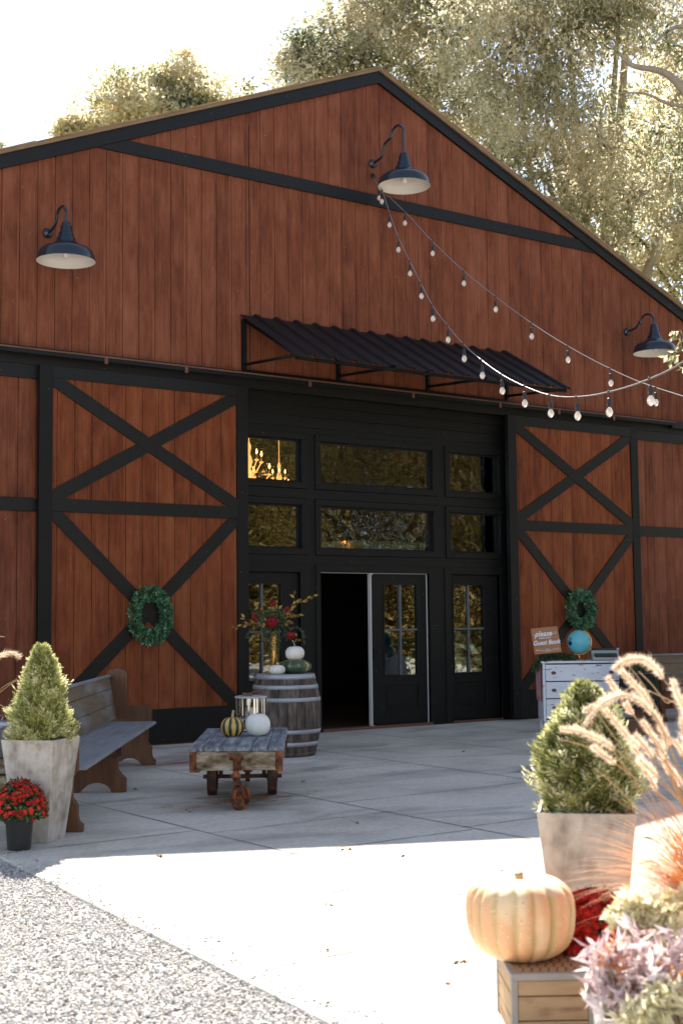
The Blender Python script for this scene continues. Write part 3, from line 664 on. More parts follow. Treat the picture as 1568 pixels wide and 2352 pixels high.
# ---------------------------------------------------------------- leaves, wreaths
M['eucal'] = leafmat('wreath_leaf', [(.015, .05, .022), (.045, .15, .065), (.13, .29, .15), (.36, .50, .33)], trans=.2)
M['gar'] = leafmat('garland_leaf', [(.02, .035, .015), (.05, .09, .035), (.10, .16, .07)], trans=.2)
def wreath(loc, R, r, label, ov=1.):
    t = thing('wreath', label, 'wreath', loc, group='round green wreaths on the sliding doors')
    ring = MB(); ring.tube([(R*math.cos(a), -.03, R*math.sin(a)) for a in [2*PI*k/40 for k in range(41)]], .022, 8, False); ring.build('twig_ring', M['pewwood'], t)
    n = 2600; a = rng.uniform(0, 2*PI, n); b = rng.uniform(-PI, 0, n)*1.1; q = r*np.sqrt(rng.uniform(.25, 1, n))
    rad = np.stack([np.cos(a), 0*a, np.sin(a)], 1); outv = rad*np.cos(b)[:, None]+np.array([0, 1, 0])*np.sin(b)[:, None]
    P = rad*R+outv*q[:, None]+np.array([0, -.03, 0]); D = outv+rng.normal(size=(n, 3))*.6
    cl = (np.sin(a*9+b*3)+1)/2
    V = leaf_arrays(P, D, rng.uniform(.02, .055, n), rng.uniform(.016, .028, n), .1)
    quads('foliage', V, M['eucal'], t, np.repeat(np.clip(rng.random(n)*.6+cl*.4, 0, 1), 4)); t.scale = (ov, 1, 1)
    return t
wreath((-3.358, -.115, 1.437), .250, .075, 'leafy green wreath on the left sliding door, the bigger looking one', .82)
wreath((3.330, -.115, 1.470), .215, .070, 'leafy green wreath on the right sliding door above the globe')

# ---------------------------------------------------------------- pumpkins
def pumpkin(name, loc, Rr, H, ribs, depth, m, label, cat='pumpkin', stem=None, dip=.12, flat=1.0, rz=0, group=None, sm=None, tilt=None, zpow=.92, shoulder=0.):
    t = thing(name, label, cat, loc, rz, group)
    prof = []; n = 26
    for i in range(n+1):
        f = -PI/2+PI*i/n; r = Rr*math.cos(f)**.75 if math.cos(f) > 0 else 0
        r *= 1+shoulder*math.sin(f)
        z = H/2+H/2*(abs(math.sin(f))**zpow)*(1 if f > 0 else -1)
        c = max(0, 1-r/(Rr*.55))
        z -= dip*H*c*c if f > 0 else -dip*.8*H*c*c
        prof.append((max(r, .001), z))
    ph0 = .3
    def mod(a):
        w_ = a+(.14*math.sin(2*a+1)+.07*math.sin(5*a))*(8/ribs)
        return 1-depth*(.75+.4*math.sin(a*3+2)+.15*math.sin(a*8))*(1-abs(math.cos(w_*ribs/2))**.6)+.012*math.sin(a*3+ph0)+.008*math.sin(a*7)
    b = MB(); b.lathe(prof, max(80, ribs*8), mod=mod)
    z0 = min(p[2] for p in b.v); b.v = [(p[0]*flat, p[1], p[2]-z0) for p in b.v]
    body = b.build('body', m, t)
    at_ = body.data.attributes.new('rib', 'FLOAT', 'POINT')
    def ribv(p):
        a = math.atan2(p.co.y, p.co.x/flat); w_ = a+(.14*math.sin(2*a+1)+.07*math.sin(5*a))*(8/ribs); return abs(math.cos(w_*ribs/2))
    at_.data.foreach_set('value', [ribv(p) for p in body.data.vertices])
    if tilt: body.rotation_euler = tilt
    if stem:
        top = H*(1-dip)-z0-H*.03; h, r, bend = stem
        s = MB(); s.tube([(0, 0, top), (bend*.1, 0, top+h*.35), (bend*.45, 0, top+h*.7), (bend, 0, top+h)], [r*1.7, r, r*.85, r*.95], 7); s.build('stem', sm or M['stem'], t)
    return t

# ---------------------------------------------------------------- pew benches
def pew(loc, rz, L, label):
    t = thing('pew_bench', label, 'bench', loc, rz, 'old wooden pews')
    def arc(cx, cy, r, a0, a1, k=5): return [(cx+r*math.cos(a0+(a1-a0)*i/k), cy+r*math.sin(a0+(a1-a0)*i/k)) for i in range(k+1)]
    endp = [(-.035, 0), (-.035, .045), (-.01, .065), (.0, .10), (.0, .17), (.035, .22), (.035, .36), (.0, .40), (.0, .52)]+arc(.04, .53, .04, PI, PI/2)+[(.20, .57), (.235, .60)]
    endp += [(.235, .86)]+arc(.28, .865, .045, PI, PI*.6)+[(.33, .935), (.375, .915)]+arc(.385, .87, .045, PI*.4, 0)+[(.43, .10), (.455, .06), (.455, 0), (.40, 0)]+arc(.21, -.06, .13, PI*.28, PI*.72)+[(.10, 0)]
    for x in (0, L-.06): MB().prism(endp, x, x+.06, 'x').build('end_panel', M['pewwood'], t, bevel=.006)
    mid = [(-.035, 0), (-.035, .11), (.0, .14), (.03, .18), (.03, .30), (.0, .36), (.0, .388), (.40, .388), (.40, 0), (.34, 0)]+arc(.20, -.06, .14, PI*.25, PI*.75)+[(.08, 0)]
    MB().prism(mid, L/2-.03, L/2+.03, 'x').build('middle_support', M['pewwood'], t, bevel=.006)
    cl_ = MB(); cl_.prism([(-.0, .30), (.0, .388), (.16, .388), (.06, .26)], L/2-.055, L/2-.031, 'x'); cl_.build('corner_block', M['rustdark'], t)
    s = MB(); s.prism([(-.045, .392), (.42, .392), (.42, .418), (-.03, .418), (-.045, .41)], .061, L-.061, 'x'); s.build('seat', M['pewseat'], t, bevel=.004)
    for (z0, z1) in ((.45, .585), (.59, .73), (.735, .84)):
        y0, y1 = .335+(z0-.45)*.17, .335+(z1-.45)*.17
        MB().prism([(y0, z0), (y0+.022, z0), (y1+.022, z1), (y1, z1)], .061, L-.061, 'x').build('back_board', M['pewgrey'], t, bevel=.003)
    MB().prism([(.388, .842), (.434, .842), (.434, .862), (.388, .862)], .061, L-.061, 'x').build('top_rail', M['pewseat'], t, bevel=.004)
    return t
pew((-6.50, -5.24, 0), math.atan2(.828, .56), 4.1, 'long weathered wooden pew with greyed seat beside the left planter')
pew((3.30, -1.60, 0), math.radians(-8), 2.6, 'dark wooden pew at the right edge near the dresser')

# ---------------------------------------------------------------- planter with conifer
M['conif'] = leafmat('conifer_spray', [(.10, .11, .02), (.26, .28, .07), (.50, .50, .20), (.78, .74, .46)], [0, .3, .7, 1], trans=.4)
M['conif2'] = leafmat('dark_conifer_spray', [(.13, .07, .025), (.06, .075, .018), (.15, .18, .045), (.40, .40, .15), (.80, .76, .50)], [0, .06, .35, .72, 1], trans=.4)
def planter_parts(t, h=.638, b=.112, tp=.181):
    body = MB(); e = .012
    def ring(s, z): return [(-s, -s, z), (s, -s, z), (s, s, z), (-s, s, z)]
    q = ring(b, 0)+ring(tp, h)+ring(tp-e, h)+ring(tp-e-.012, h-.09)
    Fc = [(3, 2, 1, 0)]+[(i, (i+1) % 4, 4+(i+1) % 4, 4+i) for i in range(4)]+[(4+i, 4+(i+1) % 4, 8+(i+1) % 4, 8+i) for i in range(4)]+[(8+i, 8+(i+1) % 4, 12+(i+1) % 4, 12+i) for i in range(4)]
    body.add(q, Fc); p = body.build('planter', M['stone'], t, bevel=.003)
    so_ = MB(); so_.add(ring(tp-e-.0125, h-.06), [(0, 1, 2, 3)]); so_.build('soil', M['soil'], t)
def conifer(t, z0, H, Rb, m, shape, seed=1, n=2600):
    r_ = np.random.default_rng(seed); u = r_.random(n)**1.25; th = r_.uniform(0, 2*PI, n)
    prof = np.interp(u, shape[0], shape[1])*Rb
    lob = 1+.14*np.sin(th*3+u*9)+.14*np.sin(th*5-u*16+1)+.08*np.sin(th*9+u*31)+r_.normal(size=n)*.09
    rr = prof*lob*r_.uniform(.45, 1, n)**.5*np.where(r_.random(n) < .05, r_.uniform(1.1, 1.3, n), 1)
    P = np.stack([rr*np.cos(th), rr*np.sin(th), z0+u*H], 1)
    out = np.stack([np.cos(th), np.sin(th), 0*th], 1)
    D = unit(out*.75+np.array([0, 0, .8])+r_.normal(size=(n, 3))*.25)
    Vs = []; Rn = []
    side = unit(np.cross(D, out+r_.normal(size=(n, 3))*.5))
    k = 9
    tone = np.clip(.35+.4*(rr/np.maximum(prof*1.1, .02)-.6)+.45*r_.normal(size=n)*.4+.12*np.sin(th*4+u*20), 0, 1)  # outer sprays and tips paler: sunlight on them is put into the tone
    for j in range(k):
        f = j/(k-1); sgn = 1 if j % 2 else -1
        ln = .075*(1-.35*u)
        base = P+D*(ln*f)[:, None]*.8; d2 = unit(D*.8+side*sgn*(.9-.4*f)+r_.normal(size=(n, 3))*.12)
        Vs.append(leaf_arrays(base, d2, ln*(.55-.3*f)+.008, .0065, 0)); Rn.append(np.repeat(np.clip(tone+f*.25+r_.normal(size=n)*.08, 0, 1), 4))
    quads('foliage', np.concatenate(Vs), m, t, np.concatenate(Rn))
    MB().tube([(0, 0, z0-.03), (0.005, 0, z0+H*.5), (0, 0, z0+H*.85)], [.014, .008, .003], 6).build('trunk', M['bark'], t)
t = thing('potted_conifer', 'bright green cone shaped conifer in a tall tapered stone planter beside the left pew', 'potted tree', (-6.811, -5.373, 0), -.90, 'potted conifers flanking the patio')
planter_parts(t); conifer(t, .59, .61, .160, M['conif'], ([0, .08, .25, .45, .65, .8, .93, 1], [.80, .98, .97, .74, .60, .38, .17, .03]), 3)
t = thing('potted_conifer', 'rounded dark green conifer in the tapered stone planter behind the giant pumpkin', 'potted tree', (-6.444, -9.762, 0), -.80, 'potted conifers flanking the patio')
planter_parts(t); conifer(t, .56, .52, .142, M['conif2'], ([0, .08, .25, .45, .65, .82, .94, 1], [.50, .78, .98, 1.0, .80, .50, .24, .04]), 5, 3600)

# ---------------------------------------------------------------- mums
M['mum'] = leafmat('crimson_petal', [(.36, .004, .006), (.60, .012, .010), (.80, .04, .015)], trans=.25)
M['mumhot'] = leafmat('red_orange_petal', [(.34, .004, .006), (.58, .010, .010), (.72, .035, .02)], trans=.25)
M['mumleaf'] = leafmat('mum_leaf', [(.03, .05, .02), (.08, .12, .04), (.20, .22, .10)], trans=.3)
M['mumcentre'] = plain('yellow_flower_centre', (.45, .15, .03), .7)
def mum(loc, label, R, H, ph, pr, petal, n=260, rz=0):
    t = thing('potted_chrysanthemum', label, 'potted flowers', loc, rz, 'pots of red chrysanthemums')
    p = MB(); p.lathe([(pr*.78, 0), (pr*.80, .004), (pr*.93, ph*.80), (pr*.99, ph*.84), (pr*1.0, ph*.97), (pr*1.05, ph*.975), (pr*1.05, ph), (pr*.93, ph), (pr*.90, ph*.86), (.003, ph*.86)], 48,
                      mod=lambda a: 1-.014*(math.sin(a*16) > .2)); po = p.build('pot', M['nursery'], t)
    zc = ph+.02
    def dome(k, shell):
        a = rng.uniform(0, 2*PI, k); s_ = rng.uniform(-.10, 1, k)
        q = np.sqrt(1-np.clip(s_, 0, 1)**2); o = np.stack([q*np.cos(a), q*np.sin(a), s_], 1)
        return np.stack([o[:, 0]*R, o[:, 1]*R, o[:, 2]*H*.93], 1)*shell+np.array([0, 0, zc]), unit(o*np.array([1/R, 1/R, 1/H]))
    k = 1900; P, O = dome(k, rng.uniform(.55, .98, (k, 1))); quads('leaves', leaf_arrays(P, O*.6+rng.normal(size=(k, 3))*.6, .035, .016, .08), M['mumleaf'], t, np.repeat(rng.random(k), 4))
    P, O = dome(n, rng.uniform(.95, 1.04, (n, 1))); P = P[rng.random(n) < np.interp(P[:, 2], [zc, zc+H*.35, zc+H], [.35, .9, 1])]
    O = unit((P-np.array([0, 0, zc-.03]))/np.array([R, R, H])); n = len(P)
    Vs = []; Rn = []; tone = rng.random(n); fr_ = rng.uniform(.013, .020, n)
    a1 = unit(np.cross(O, unit(rng.normal(size=(n, 3))))); a2 = np.cross(O, a1)
    for j in range(10):
        an = 2*PI*j/10; d = a1*math.cos(an)+a2*math.sin(an)+O*.25
        Vs.append(leaf_arrays(P, d, fr_, fr_*.55, .02, nrm=O)); Rn.append(np.repeat(np.clip(tone+rng.normal(size=n)*.1, 0, 1), 4))
    quads('blossoms', np.concatenate(Vs), petal, t, np.concatenate(Rn))
    blobs('flower_centres', P+O*.004, np.full(n, .0035), M['mumcentre'], t)
    return t
mum((-7.05, -5.62, 0), 'red chrysanthemum in a dark nursery pot at the left edge of the patio', .165, .22, .19, .088, M['mumhot'], 430)
mum((-6.72, -10.06, 0), 'deep red chrysanthemum between the giant pumpkin and the right planter', .17, .22, .18, .10, M['mum'], 1500)

# ---------------------------------------------------------------- cart table
CZ = math.atan2(-.56, .828)
t = thing('cart_table', 'low factory cart coffee table with grey boards and rusty iron wheels', 'table', (-4.68, -4.30, 0), CZ)
W_, L_ = .69, 1.74
bd = MB(); nb = 6; 
for i in range(nb):
    x0 = -W_/2+i*W_/nb
    bd.bb(x0+.0015, x0+W_/nb-.0015, -L_/2+random.uniform(-.004, .004), L_/2, .418, .45)
M['tabletop2'] = mat('grey_cart_boards_long', [(.09, .095, .105), (.20, .215, .235), (.34, .36, .39)], [.36, .52, .68], scale=(26, 2.5, 26), detail=10, rough=.72, bump=.5, bdist=.003)
bd.build('tabletop', M['tabletop2'], t, bevel=.004)
for sy in (-1, 1): MB().bb(-W_/2+.06, W_/2-.06, sy*(L_/2-.02)-.045, sy*(L_/2-.02)+.035, .285, .417).build('end_beam', M['cartbeam'], t, bevel=.004)
for sx in (-1, 1): MB().bb(sx*(W_/2-.05)-.03, sx*(W_/2-.05)+.03, -L_/2+.06, L_/2-.06, .29, .417).build('side_beam', M['cartbeam'], t, bevel=.004)
for sx in (-1, 1):
    for sy in (-1, 1):
        k = MB(); cx, cy = sx*(W_/2-.045), sy*(L_/2-.035)
        k.box((cx, cy-sy*.0, .345), (.075, .085, .148)); k.box((cx-sx*.075, cy+sy*.018, .35), (.055, .058, .12))
        for z in (.30, .39): k.lathe([(.009, 0), (.009, .008), (.004, .012)], 8, (cx, cy+sy*.043, z), m=Matrix.Rotation(sy*-PI/2, 3, 'X'))
        k.build('corner_casting', M['rust'], t, bevel=.008)
def spoke_wheel(r, wd, hub):
    b = MB(); X = Matrix.Rotation(PI/2, 3, 'Y')
    # rim ring, web with round holes approximated by spokes, hub
    seg = 36; V = []
    for (rr, x) in ((r, -wd/2), (r, wd/2), (r*.80, wd/2), (r*.80, -wd/2)):
        for k in range(seg): a = 2*PI*k/seg; V.append((x, rr*math.cos(a), rr*math.sin(a)))
    Fc = [(i*seg+k, i*seg+(k+1) % seg, ((i+1) % 4)*seg+(k+1) % seg, ((i+1) % 4)*seg+k) for i in range(4) for k in range(seg)]
    b.add(V, Fc, False)
    for k in range(6):
        a = 2*PI*k/6; wdt = r*.13
        poly = []
        for (rr, ww) in ((hub*.8, .9), (r*.55, .75), (r*.83, 1.7)): poly.append((rr, ww*wdt))
        pts = [(p[0], p[1]) for p in poly]+[(p[0], -p[1]) for p in reversed(poly)]
        pts = [(q[0]*math.cos(a)-q[1]*math.sin(a), q[0]*math.sin(a)+q[1]*math.cos(a)) for q in pts]
        b.prism(pts, -wd*.18, wd*.18, 'x')
    b.lathe([(hub, -wd*.6), (hub, wd*.6)], 20, m=X, smooth=False); b.lathe([(hub*.45, -wd*.8), (hub*.45, wd*.8)], 12, m=X, smooth=False)
    return b
for sx in (-1, 1):
    b = spoke_wheel(.142, .07, .04)
    o = b.build('wheel', M['rustdark'], t, loc=(sx*.235, 0, .142)); 
ax = MB(); ax.tube([(-.31, 0, .142), (.31, 0, .142)], .016, 10); ax.box((0, 0, .26), (.5, .07, .05)); ax.box((-.17, 0, .20), (.03, .06, .12)); ax.box((.17, 0, .20), (.03, .06, .12)); ax.build('axle', M['rustdark'], t)
for sy in (-1, 1):
    y0 = sy*(L_/2-.01)
    c = MB(); c.tube([(0, y0+sy*.05, .40), (0, y0+sy*.05, .27)], .016, 10); c.lathe([(.038, 0), (.038, .022), (.022, .034), (.022, .05)], 18, (0, y0+sy*.05, .235))
    c.box((0, y0+sy*.045, .375), (.095, .05, .032)); c.box((0, y0+sy*.036, .33), (.05, .03, .09)); c.box((0, y0+sy*.034, .30), (.10, .025, .025))
    for q in (-.027, .027):
        c.tube([(q*.6, y0+sy*.05, .235), (q, y0+sy*.02, .17), (q, y0-sy*.0, .09)], [.014, .012, .013], 8)
    ct = c.build('caster_fork', M['rust'], t)
    wb_ = spoke_wheel(.089, .035, .026); wo = wb_.build('wheel', M['rust'], ct, loc=(0, y0, .089))
    ax2 = MB(); ax2.tube([(-.04, y0, .089), (.04, y0, .089)], .009, 8); ax2.build('wheel_bolt', M['rust'], ct)
    if sy < 0: wo.rotation_euler = (0, 0, .0)
# front caster swings a little so its face shows
for ch in t.children:
    if ch.name.startswith('caster_fork') and ch.data.vertices[0].co.y < 0:
        a_ = math.radians(-38); pv = Vector((0, -(L_/2-.01)-.05, 0)); Rm = Matrix.Rotation(a_, 4, 'Z')
        ch.matrix_local = Matrix.Translation(pv) @ Rm @ Matrix.Translation(-pv)
pumpkin('striped_gourd', (-4.71, -4.20, .45), .096, .155, 10, .10, M['striped'], 'small cream and dark green striped gourd with long stem on the cart table', stem=(.075, .012, .012), rz=.2)
pumpkin('white_pumpkin', (-4.545, -4.315, .45), .100, .18, 10, .012, M['whitesmooth'], 'smooth round white pumpkin on the cart table', stem=(.018, .009, .0), dip=.04)
ln = thing('candle_lantern', 'round mirrored glass lantern with white candle behind the gourds on the cart', 'lantern', (-4.33, -3.86, .45), CZ)
b = MB(); b.lathe([(.128, 0), (.133, .006), (.133, .018), (.128, .022)], 40); b.build('base', M['mercury'], ln)
b = MB(); k = 34
for i in range(k):
    a = 2*PI*i/k
    if i % 3 == 2: continue
    b.box((.127*math.cos(a), .127*math.sin(a), .147), (.004, .0155, .25), rz=a)
b.build('mirror_strips', M['mercury'], ln)
b = MB(); b.lathe([(.133, .272), (.135, .276), (.135, .286), (.120, .290), (.118, .288)], 40); b.lathe([(.128, .098), (.130, .10), (.128, .104)], 40); b.build('lid', M['hoop'], ln)
b = MB(); b.lathe([(.045, .024), (.045, .19), (.04, .195), (.003, .192)], 24); b.build('candle', M['candle'], ln)
b = MB(); b.box((-.03, 0, .302), (.08, .02, .025)); b.tube([(-.02, 0, .305), (.05, .02, .325), (.13, .03, .34)], .007); b.build('handle', M['pewwood'], ln)

# ---------------------------------------------------------------- barrel
BX, BY = -2.735, -1.93
br = thing('wine_barrel', 'weathered oak wine barrel with galvanised hoops beside the doorway', 'barrel', (BX, BY, 0))
def brad(z): u = (z-.41)/.41; return .362-.066*u*u-.004*u**4
b = MB(); ns = 24; V = []; zs = [0, .03, .1, .2, .3, .41, .52, .62, .72, .79, .82]
for s_ in range(ns):
    a0, a1 = 2*PI*s_/ns+.006, 2*PI*(s_+1)/ns-.006; V = []
    for z in zs:
        r = brad(z)
        for a in (a0, (a0+a1)/2, a1): V.append((r*math.cos(a), r*math.sin(a), z))
    V += [(.93*p[0], .93*p[1], p[2]) for p in V[-3:]]
    n1 = len(zs); Fc = [(i*3+j, i*3+j+1, i*3+j+4, i*3+j+3) for i in range(n1) for j in range(2)]
    b.add(V, Fc, False)
b.lathe([(.27, .0), (.334-.06, .79)], 32, smooth=False)
b.build('staves', M['stave'], br)
MB().lathe([(.28, .775), (.28, .792), (.003, .794)], 40).build('head', M['stave'], br)
for (z0, z1) in ((.775, .822), (.675, .715), (.55, .59), (.232, .272), (.108, .148), (.005, .045)):
    b = MB(); b.lathe([(brad(z0)+.001, z0), (brad(z0)+.0045, z0), (brad(z1)+.0045, z1), (brad(z1)+.001, z1)], 56); b.build('hoop', M['hoop'] if z0 > .05 else M['stave'], br)
RVx = Vector((.815, -.579, 0)); FWx = Vector((.579, .815, 0))
def onb(lat, dep, z=.822): v = Vector((BX, BY, z))+RVx*lat+FWx*dep; return v
pumpkin('green_pumpkin', onb(.095, .02), .172, .150, 10, .13, M['greeng'], 'dark green ribbed pumpkin under the white one on the barrel', dip=.10)
pumpkin('white_pumpkin', onb(.098, .02, .955), .098, .150, 12, .05, M['whiteg'], 'white pumpkin stacked on the dark green pumpkin', stem=(.075, .009, -.03), sm=M['stemgrey'], dip=.08)
pumpkin('white_pumpkin', onb(-.075, -.17), .083, .098, 10, .08, M['whiteg'], 'small squat white pumpkin on the front rim of the barrel', dip=.08, stem=(.02, .008, .005))
# floral arrangement
fa = thing('floral_arrangement', 'tall gold vase of dark red roses and golden leaves on the barrel', 'flower vase', onb(-.125, .10, .80), math.atan2(-.579, .815))
b = MB(); b.lathe([(.05, 0), (.052, .01), (.02, .03), (.019, .05), (.027, .09), (.028, .38), (.034, .44), (.040, .46)], 28); b.build('vase', M['gold'], fa)
K_ = .00058
def fp(x, y, d=0.): return np.array([(x-700)*K_, d, .02+(1560-y)*K_])
M['goldleaf'] = leafmat('golden_leaf', [(.16, .08, .015), (.34, .20, .03), (.48, .34, .07)], trans=.3)
M['greenf'] = leafmat('bouquet_greenery', [(.015, .035, .015), (.05, .09, .04), (.14, .19, .09)], trans=.25)
M['rosem'] = leafmat('dark_red_petal', [(.07, .002, .006), (.20, .006, .012), (.40, .02, .03)], trans=.15)
M['twig'] = plain('brown_twig', (.10, .05, .03), .8)
for (x, y, r, d) in ((690, 310, 62, -.02), (500, 455, 26, -.06), (370, 545, 60, -.05), (690, 650, 105, -.14), (950, 425, 52, -.04), (1035, 350, 20, 0), (1010, 885, 78, -.08), (400, 640, 34, -.08)):
    c = fp(x, y, d); R_ = r*K_; n = int(60+r*1.2); o = unit(rng.normal(size=(n, 3))+np.array([0, -.5, .2])); q = rng.uniform(.25, 1, n)[:, None]
    tang = unit(np.cross(o, rng.normal(size=(n, 3))))
    V = leaf_arrays(c+o*R_*q*.8-tang*R_*.3, tang+o*.25, R_*.75, R_*.7, .12, nrm=o)
    quads('rose', V, M['rosem'], fa, np.repeat(np.clip(q[:, 0]*.6+rng.random(n)*.4, 0, 1), 4))
tw = MB()
def spray(path, n, L, W, spread=.6, jit=.006, up=0):
    P = [np.array(p) for p in path]; Ps = []; Ds = []
    for i in range(n):
        u = i/max(n-1, 1)*(len(P)-1); k = min(int(u), len(P)-2); f = u-k
        p = P[k]*(1-f)+P[k+1]*f; d = unit(P[k+1]-P[k]); s = rng.normal(size=3)*spread+np.array([0, 0, up])
        Ps.append(p+rng.normal(size=3)*jit); Ds.append(unit(d+s))
    return leaf_arrays(np.array(Ps), np.array(Ds), L, W, .08, nrm=np.array([0, -1., .3]))
gold = []
for pth, n in (([fp(800, 560), fp(1000, 430, -.03), fp(1200, 290, -.05), fp(1420, 190, -.05)], 17), ([fp(1000, 430), fp(1080, 250), fp(1060, 170)], 5), ([fp(850, 600), fp(1000, 500), fp(1150, 540, -.04)], 9),
               ([fp(600, 690), fp(350, 690, -.05), fp(200, 690, -.05), fp(20, 740, -.05)], 13), ([fp(350, 690), fp(220, 640), fp(180, 560)], 6), ([fp(560, 560), fp(450, 430), fp(370, 340)], 8),
               ([fp(600, 620), fp(530, 560, -.1), fp(545, 640, -.1)], 5), ([fp(850, 620), fp(960, 650, -.1)], 7), ([fp(560, 780), fp(420, 850), fp(350, 900)], 6), ([fp(760, 520), fp(800, 430)], 5), ([fp(1000, 800), fp(1120, 880, -.05), fp(1130, 980)], 7)):
    gold.append(spray(pth, n, .062, .032, .65)); tw.tube([tuple(p) for p in pth], .0022, 5)
gv = np.concatenate(gold); quads('golden_leaves', gv, M['goldleaf'], fa, np.repeat(rng.random(len(gv)//4), 4)); tw.build('twigs', M['twig'], fa)
gr = []
for k in range(26):
    x = rng.uniform(480, 960); y1 = rng.uniform(900, 1320) if 560 < x < 900 else rng.uniform(850, 1050); d = rng.uniform(-.12, .02)
    gr.append(spray([fp(700+(x-700)*.6, 700, d*.5), fp(x, 800, d), fp(x+rng.uniform(-30, 30), y1, d)], int(18+(y1-800)/9), .020, .0075, .9, .004))
for k in range(60):
    a = rng.uniform(0, PI*2); gr.append(spray([fp(700, 700, -.02), fp(700+math.cos(a)*250, 580+math.sin(a)*150, rng.uniform(-.15, .1))], 16, .028, .014, .9, .012))
for pth in ([fp(950, 760), fp(1130, 740, -.06), fp(1230, 830, -.08), fp(1250, 1020, -.08)], [fp(450, 720), fp(280, 780), fp(220, 900), fp(300, 930)], [fp(560, 540), fp(430, 470), fp(340, 480)]):
    for _ in range(2): gr.append(spray(pth, 46, .024, .009, .9, .004))
gv = np.concatenate(gr); quads('greenery', gv, M['greenf'], fa, np.repeat(rng.random(len(gv)//4), 4))

# ---------------------------------------------------------------- dresser group
DZ = -YAW
DC = Vector((1.60, -1.80, 0)); Dx = Vector((math.cos(YAW), -math.sin(YAW), 0)); Dy = Vector((math.sin(YAW), math.cos(YAW), 0))
def dl(x, y, z=.842): return DC+Dx*x+Dy*y+Vector((0, 0, z))
ds = thing('dresser', 'white distressed dresser with three drawers and bronze pulls by the right door', 'dresser', DC, DZ)
w_, d_ = .475, .22
b = MB(); b.bb(-w_, -w_+.03, -d_, d_, .13, .815); b.bb(w_-.03, w_, -d_, d_, .13, .815); b.bb(-w_+.031, w_-.031, d_-.02, d_, .13, .815); b.bb(-w_+.031, w_-.031, -d_+.03, d_-.021, .13, .15)
b.build('carcass', M['whitewash'], ds, bevel=.003)
MB().bb(-w_-.015, w_+.015, -d_-.02, d_+.005, .816, .84).build('top', M['whitewash'], ds, bevel=.005)
MB().bb(-w_+.031, w_-.031, -d_+.012, -d_+.016, .14, .812).build('drawer_recess', M['gap'], ds)
for i, (z0, z1) in enumerate(((.605, .800), (.400, .592), (.185, .388))):
    d = MB().bb(-w_+.034, w_-.034, -d_-.004, -d_+.0115, z0, z1).build('drawer', M['whitewash'], ds, bevel=.004)
    for x in (-.345, .345):
        p = MB(); p.lathe([(.030, 0), (.028, .004), (.012, .007)], 20, (x, -d_-.0045, (z0+z1)/2), m=Matrix.Rotation(PI/2, 3, 'X') @ Matrix.Diagonal((1, .62, 1)))
        p.tube([(x-.022, -d_-.008, (z0+z1)/2-.006), (x-.015, -d_-.02, (z0+z1)/2-.016), (x+.015, -d_-.02, (z0+z1)/2-.016), (x+.022, -d_-.008, (z0+z1)/2-.006)], .003, 6)
        p.build('drawer_pull', M['bronze'], d)
ap = MB(); pl_ = [(-w_+.031, .184)]+[(-w_+.031+(2*w_-.062)*i/48, .155+.018*abs(math.sin(i/48*PI*5))) for i in range(49)]+[(w_-.031, .184)]
ap.prism(pl_, -d_-.002, -d_+.010); ap.build('apron', M['whitewash'], ds)
for sx in (-1, 1):
    for sy in (-1, 1): MB().lathe([(.014, 0), (.018, .02), (.014, .04), (.022, .08), (.016, .1), (.024, .115), (.024, .129)], 14, (sx*(w_-.03), sy*(d_-.03), 0)).build('leg', M['whitewash'], ds)
# pink runner hanging at both sides
ck = thing('table_runner', 'dusty pink cloth hanging down both sides of the dresser', 'cloth', DC, DZ)
for sx in (-1, 1):
    b = MB(); V = []; k = 40
    for j in range(7):
        z = .8405+.002 if j == 0 else .842-j*.075; 
        for i in range(k):
            tt = i/(k-1); V.append((sx*(w_+.020+.012*math.sin(tt*26+j*.3)*(j > 0)+.006*j/6), -d_+.05+(2*d_-.1)*tt*(1-.04*j), z-(.03*math.sin(tt*9) if j == 6 else 0)))
    b.add(V, [(j*k+i, j*k+i+1, (j+1)*k+i+1, (j+1)*k+i) for j in range(6) for i in range(k-1)], True)
    o = b.build('drape', M['pink'], ck); q = o.modifiers.new('t', 'SOLIDIFY'); q.thickness = .003
# globe
gl = thing('globe', 'blue desk globe on a brass stand on the white dresser', 'globe', dl(.0, -.03), DZ)
b = MB(); b.lathe([(.075, 0), (.074, .006), (.03, .018), (.012, .03), (.011, .055), (.018, .06)], 32); b.build('stand', M['gold'], gl)
GC = Vector((0, 0, .222)); GR = .143
b = MB(); b.lathe([(max(.001, GR*math.cos(f)), GR*math.sin(f)) for f in [-PI/2+PI*i/32 for i in range(33)]], 64, GC); ball = b.build('ball', M['globe'], gl)
def patch(poly, nm, m):
    V = []; 
    for (u, v) in poly:
        x, z = u*GR, v*GR; y = -math.sqrt(max(GR*GR*1.008-x*x-z*z, 0)); V.append(GC+Vector((x, y, z))*1.006)
    c = sum(V, Vector())/len(V); c = GC+(c-GC).normalized()*GR*1.012; V.append(c); n = len(poly)
    MB().add(V, [(i, (i+1) % n, n) for i in range(n)]).build(nm, m, ball)
patch([(-.97, .12), (-.86, .22), (-.80, .10), (-.72, .02), (-.70, -.12), (-.74, -.28), (-.84, -.30), (-.92, -.18), (-.98, -.05)], 'continent', M['globeland'])
patch([(-.88, .36), (-.74, .34), (-.68, .26), (-.78, .24)], 'continent', M['globeland'])
patch([(.62, .50), (.70, .44), (.88, .18), (.93, -.08), (.86, -.05), (.80, .16), (.68, .36)], 'continent', M['globeland'])
ARCT = plain('globe_ice_land', (.20, .36, .30), .5)
patch([(.10, .80), (.30, .84), (.48, .72), (.55, .60), (.42, .62), (.30, .70), (.16, .72)], 'continent', ARCT); patch([(.30, .60), (.42, .56), (.46, .48), (.36, .50)], 'continent', ARCT)
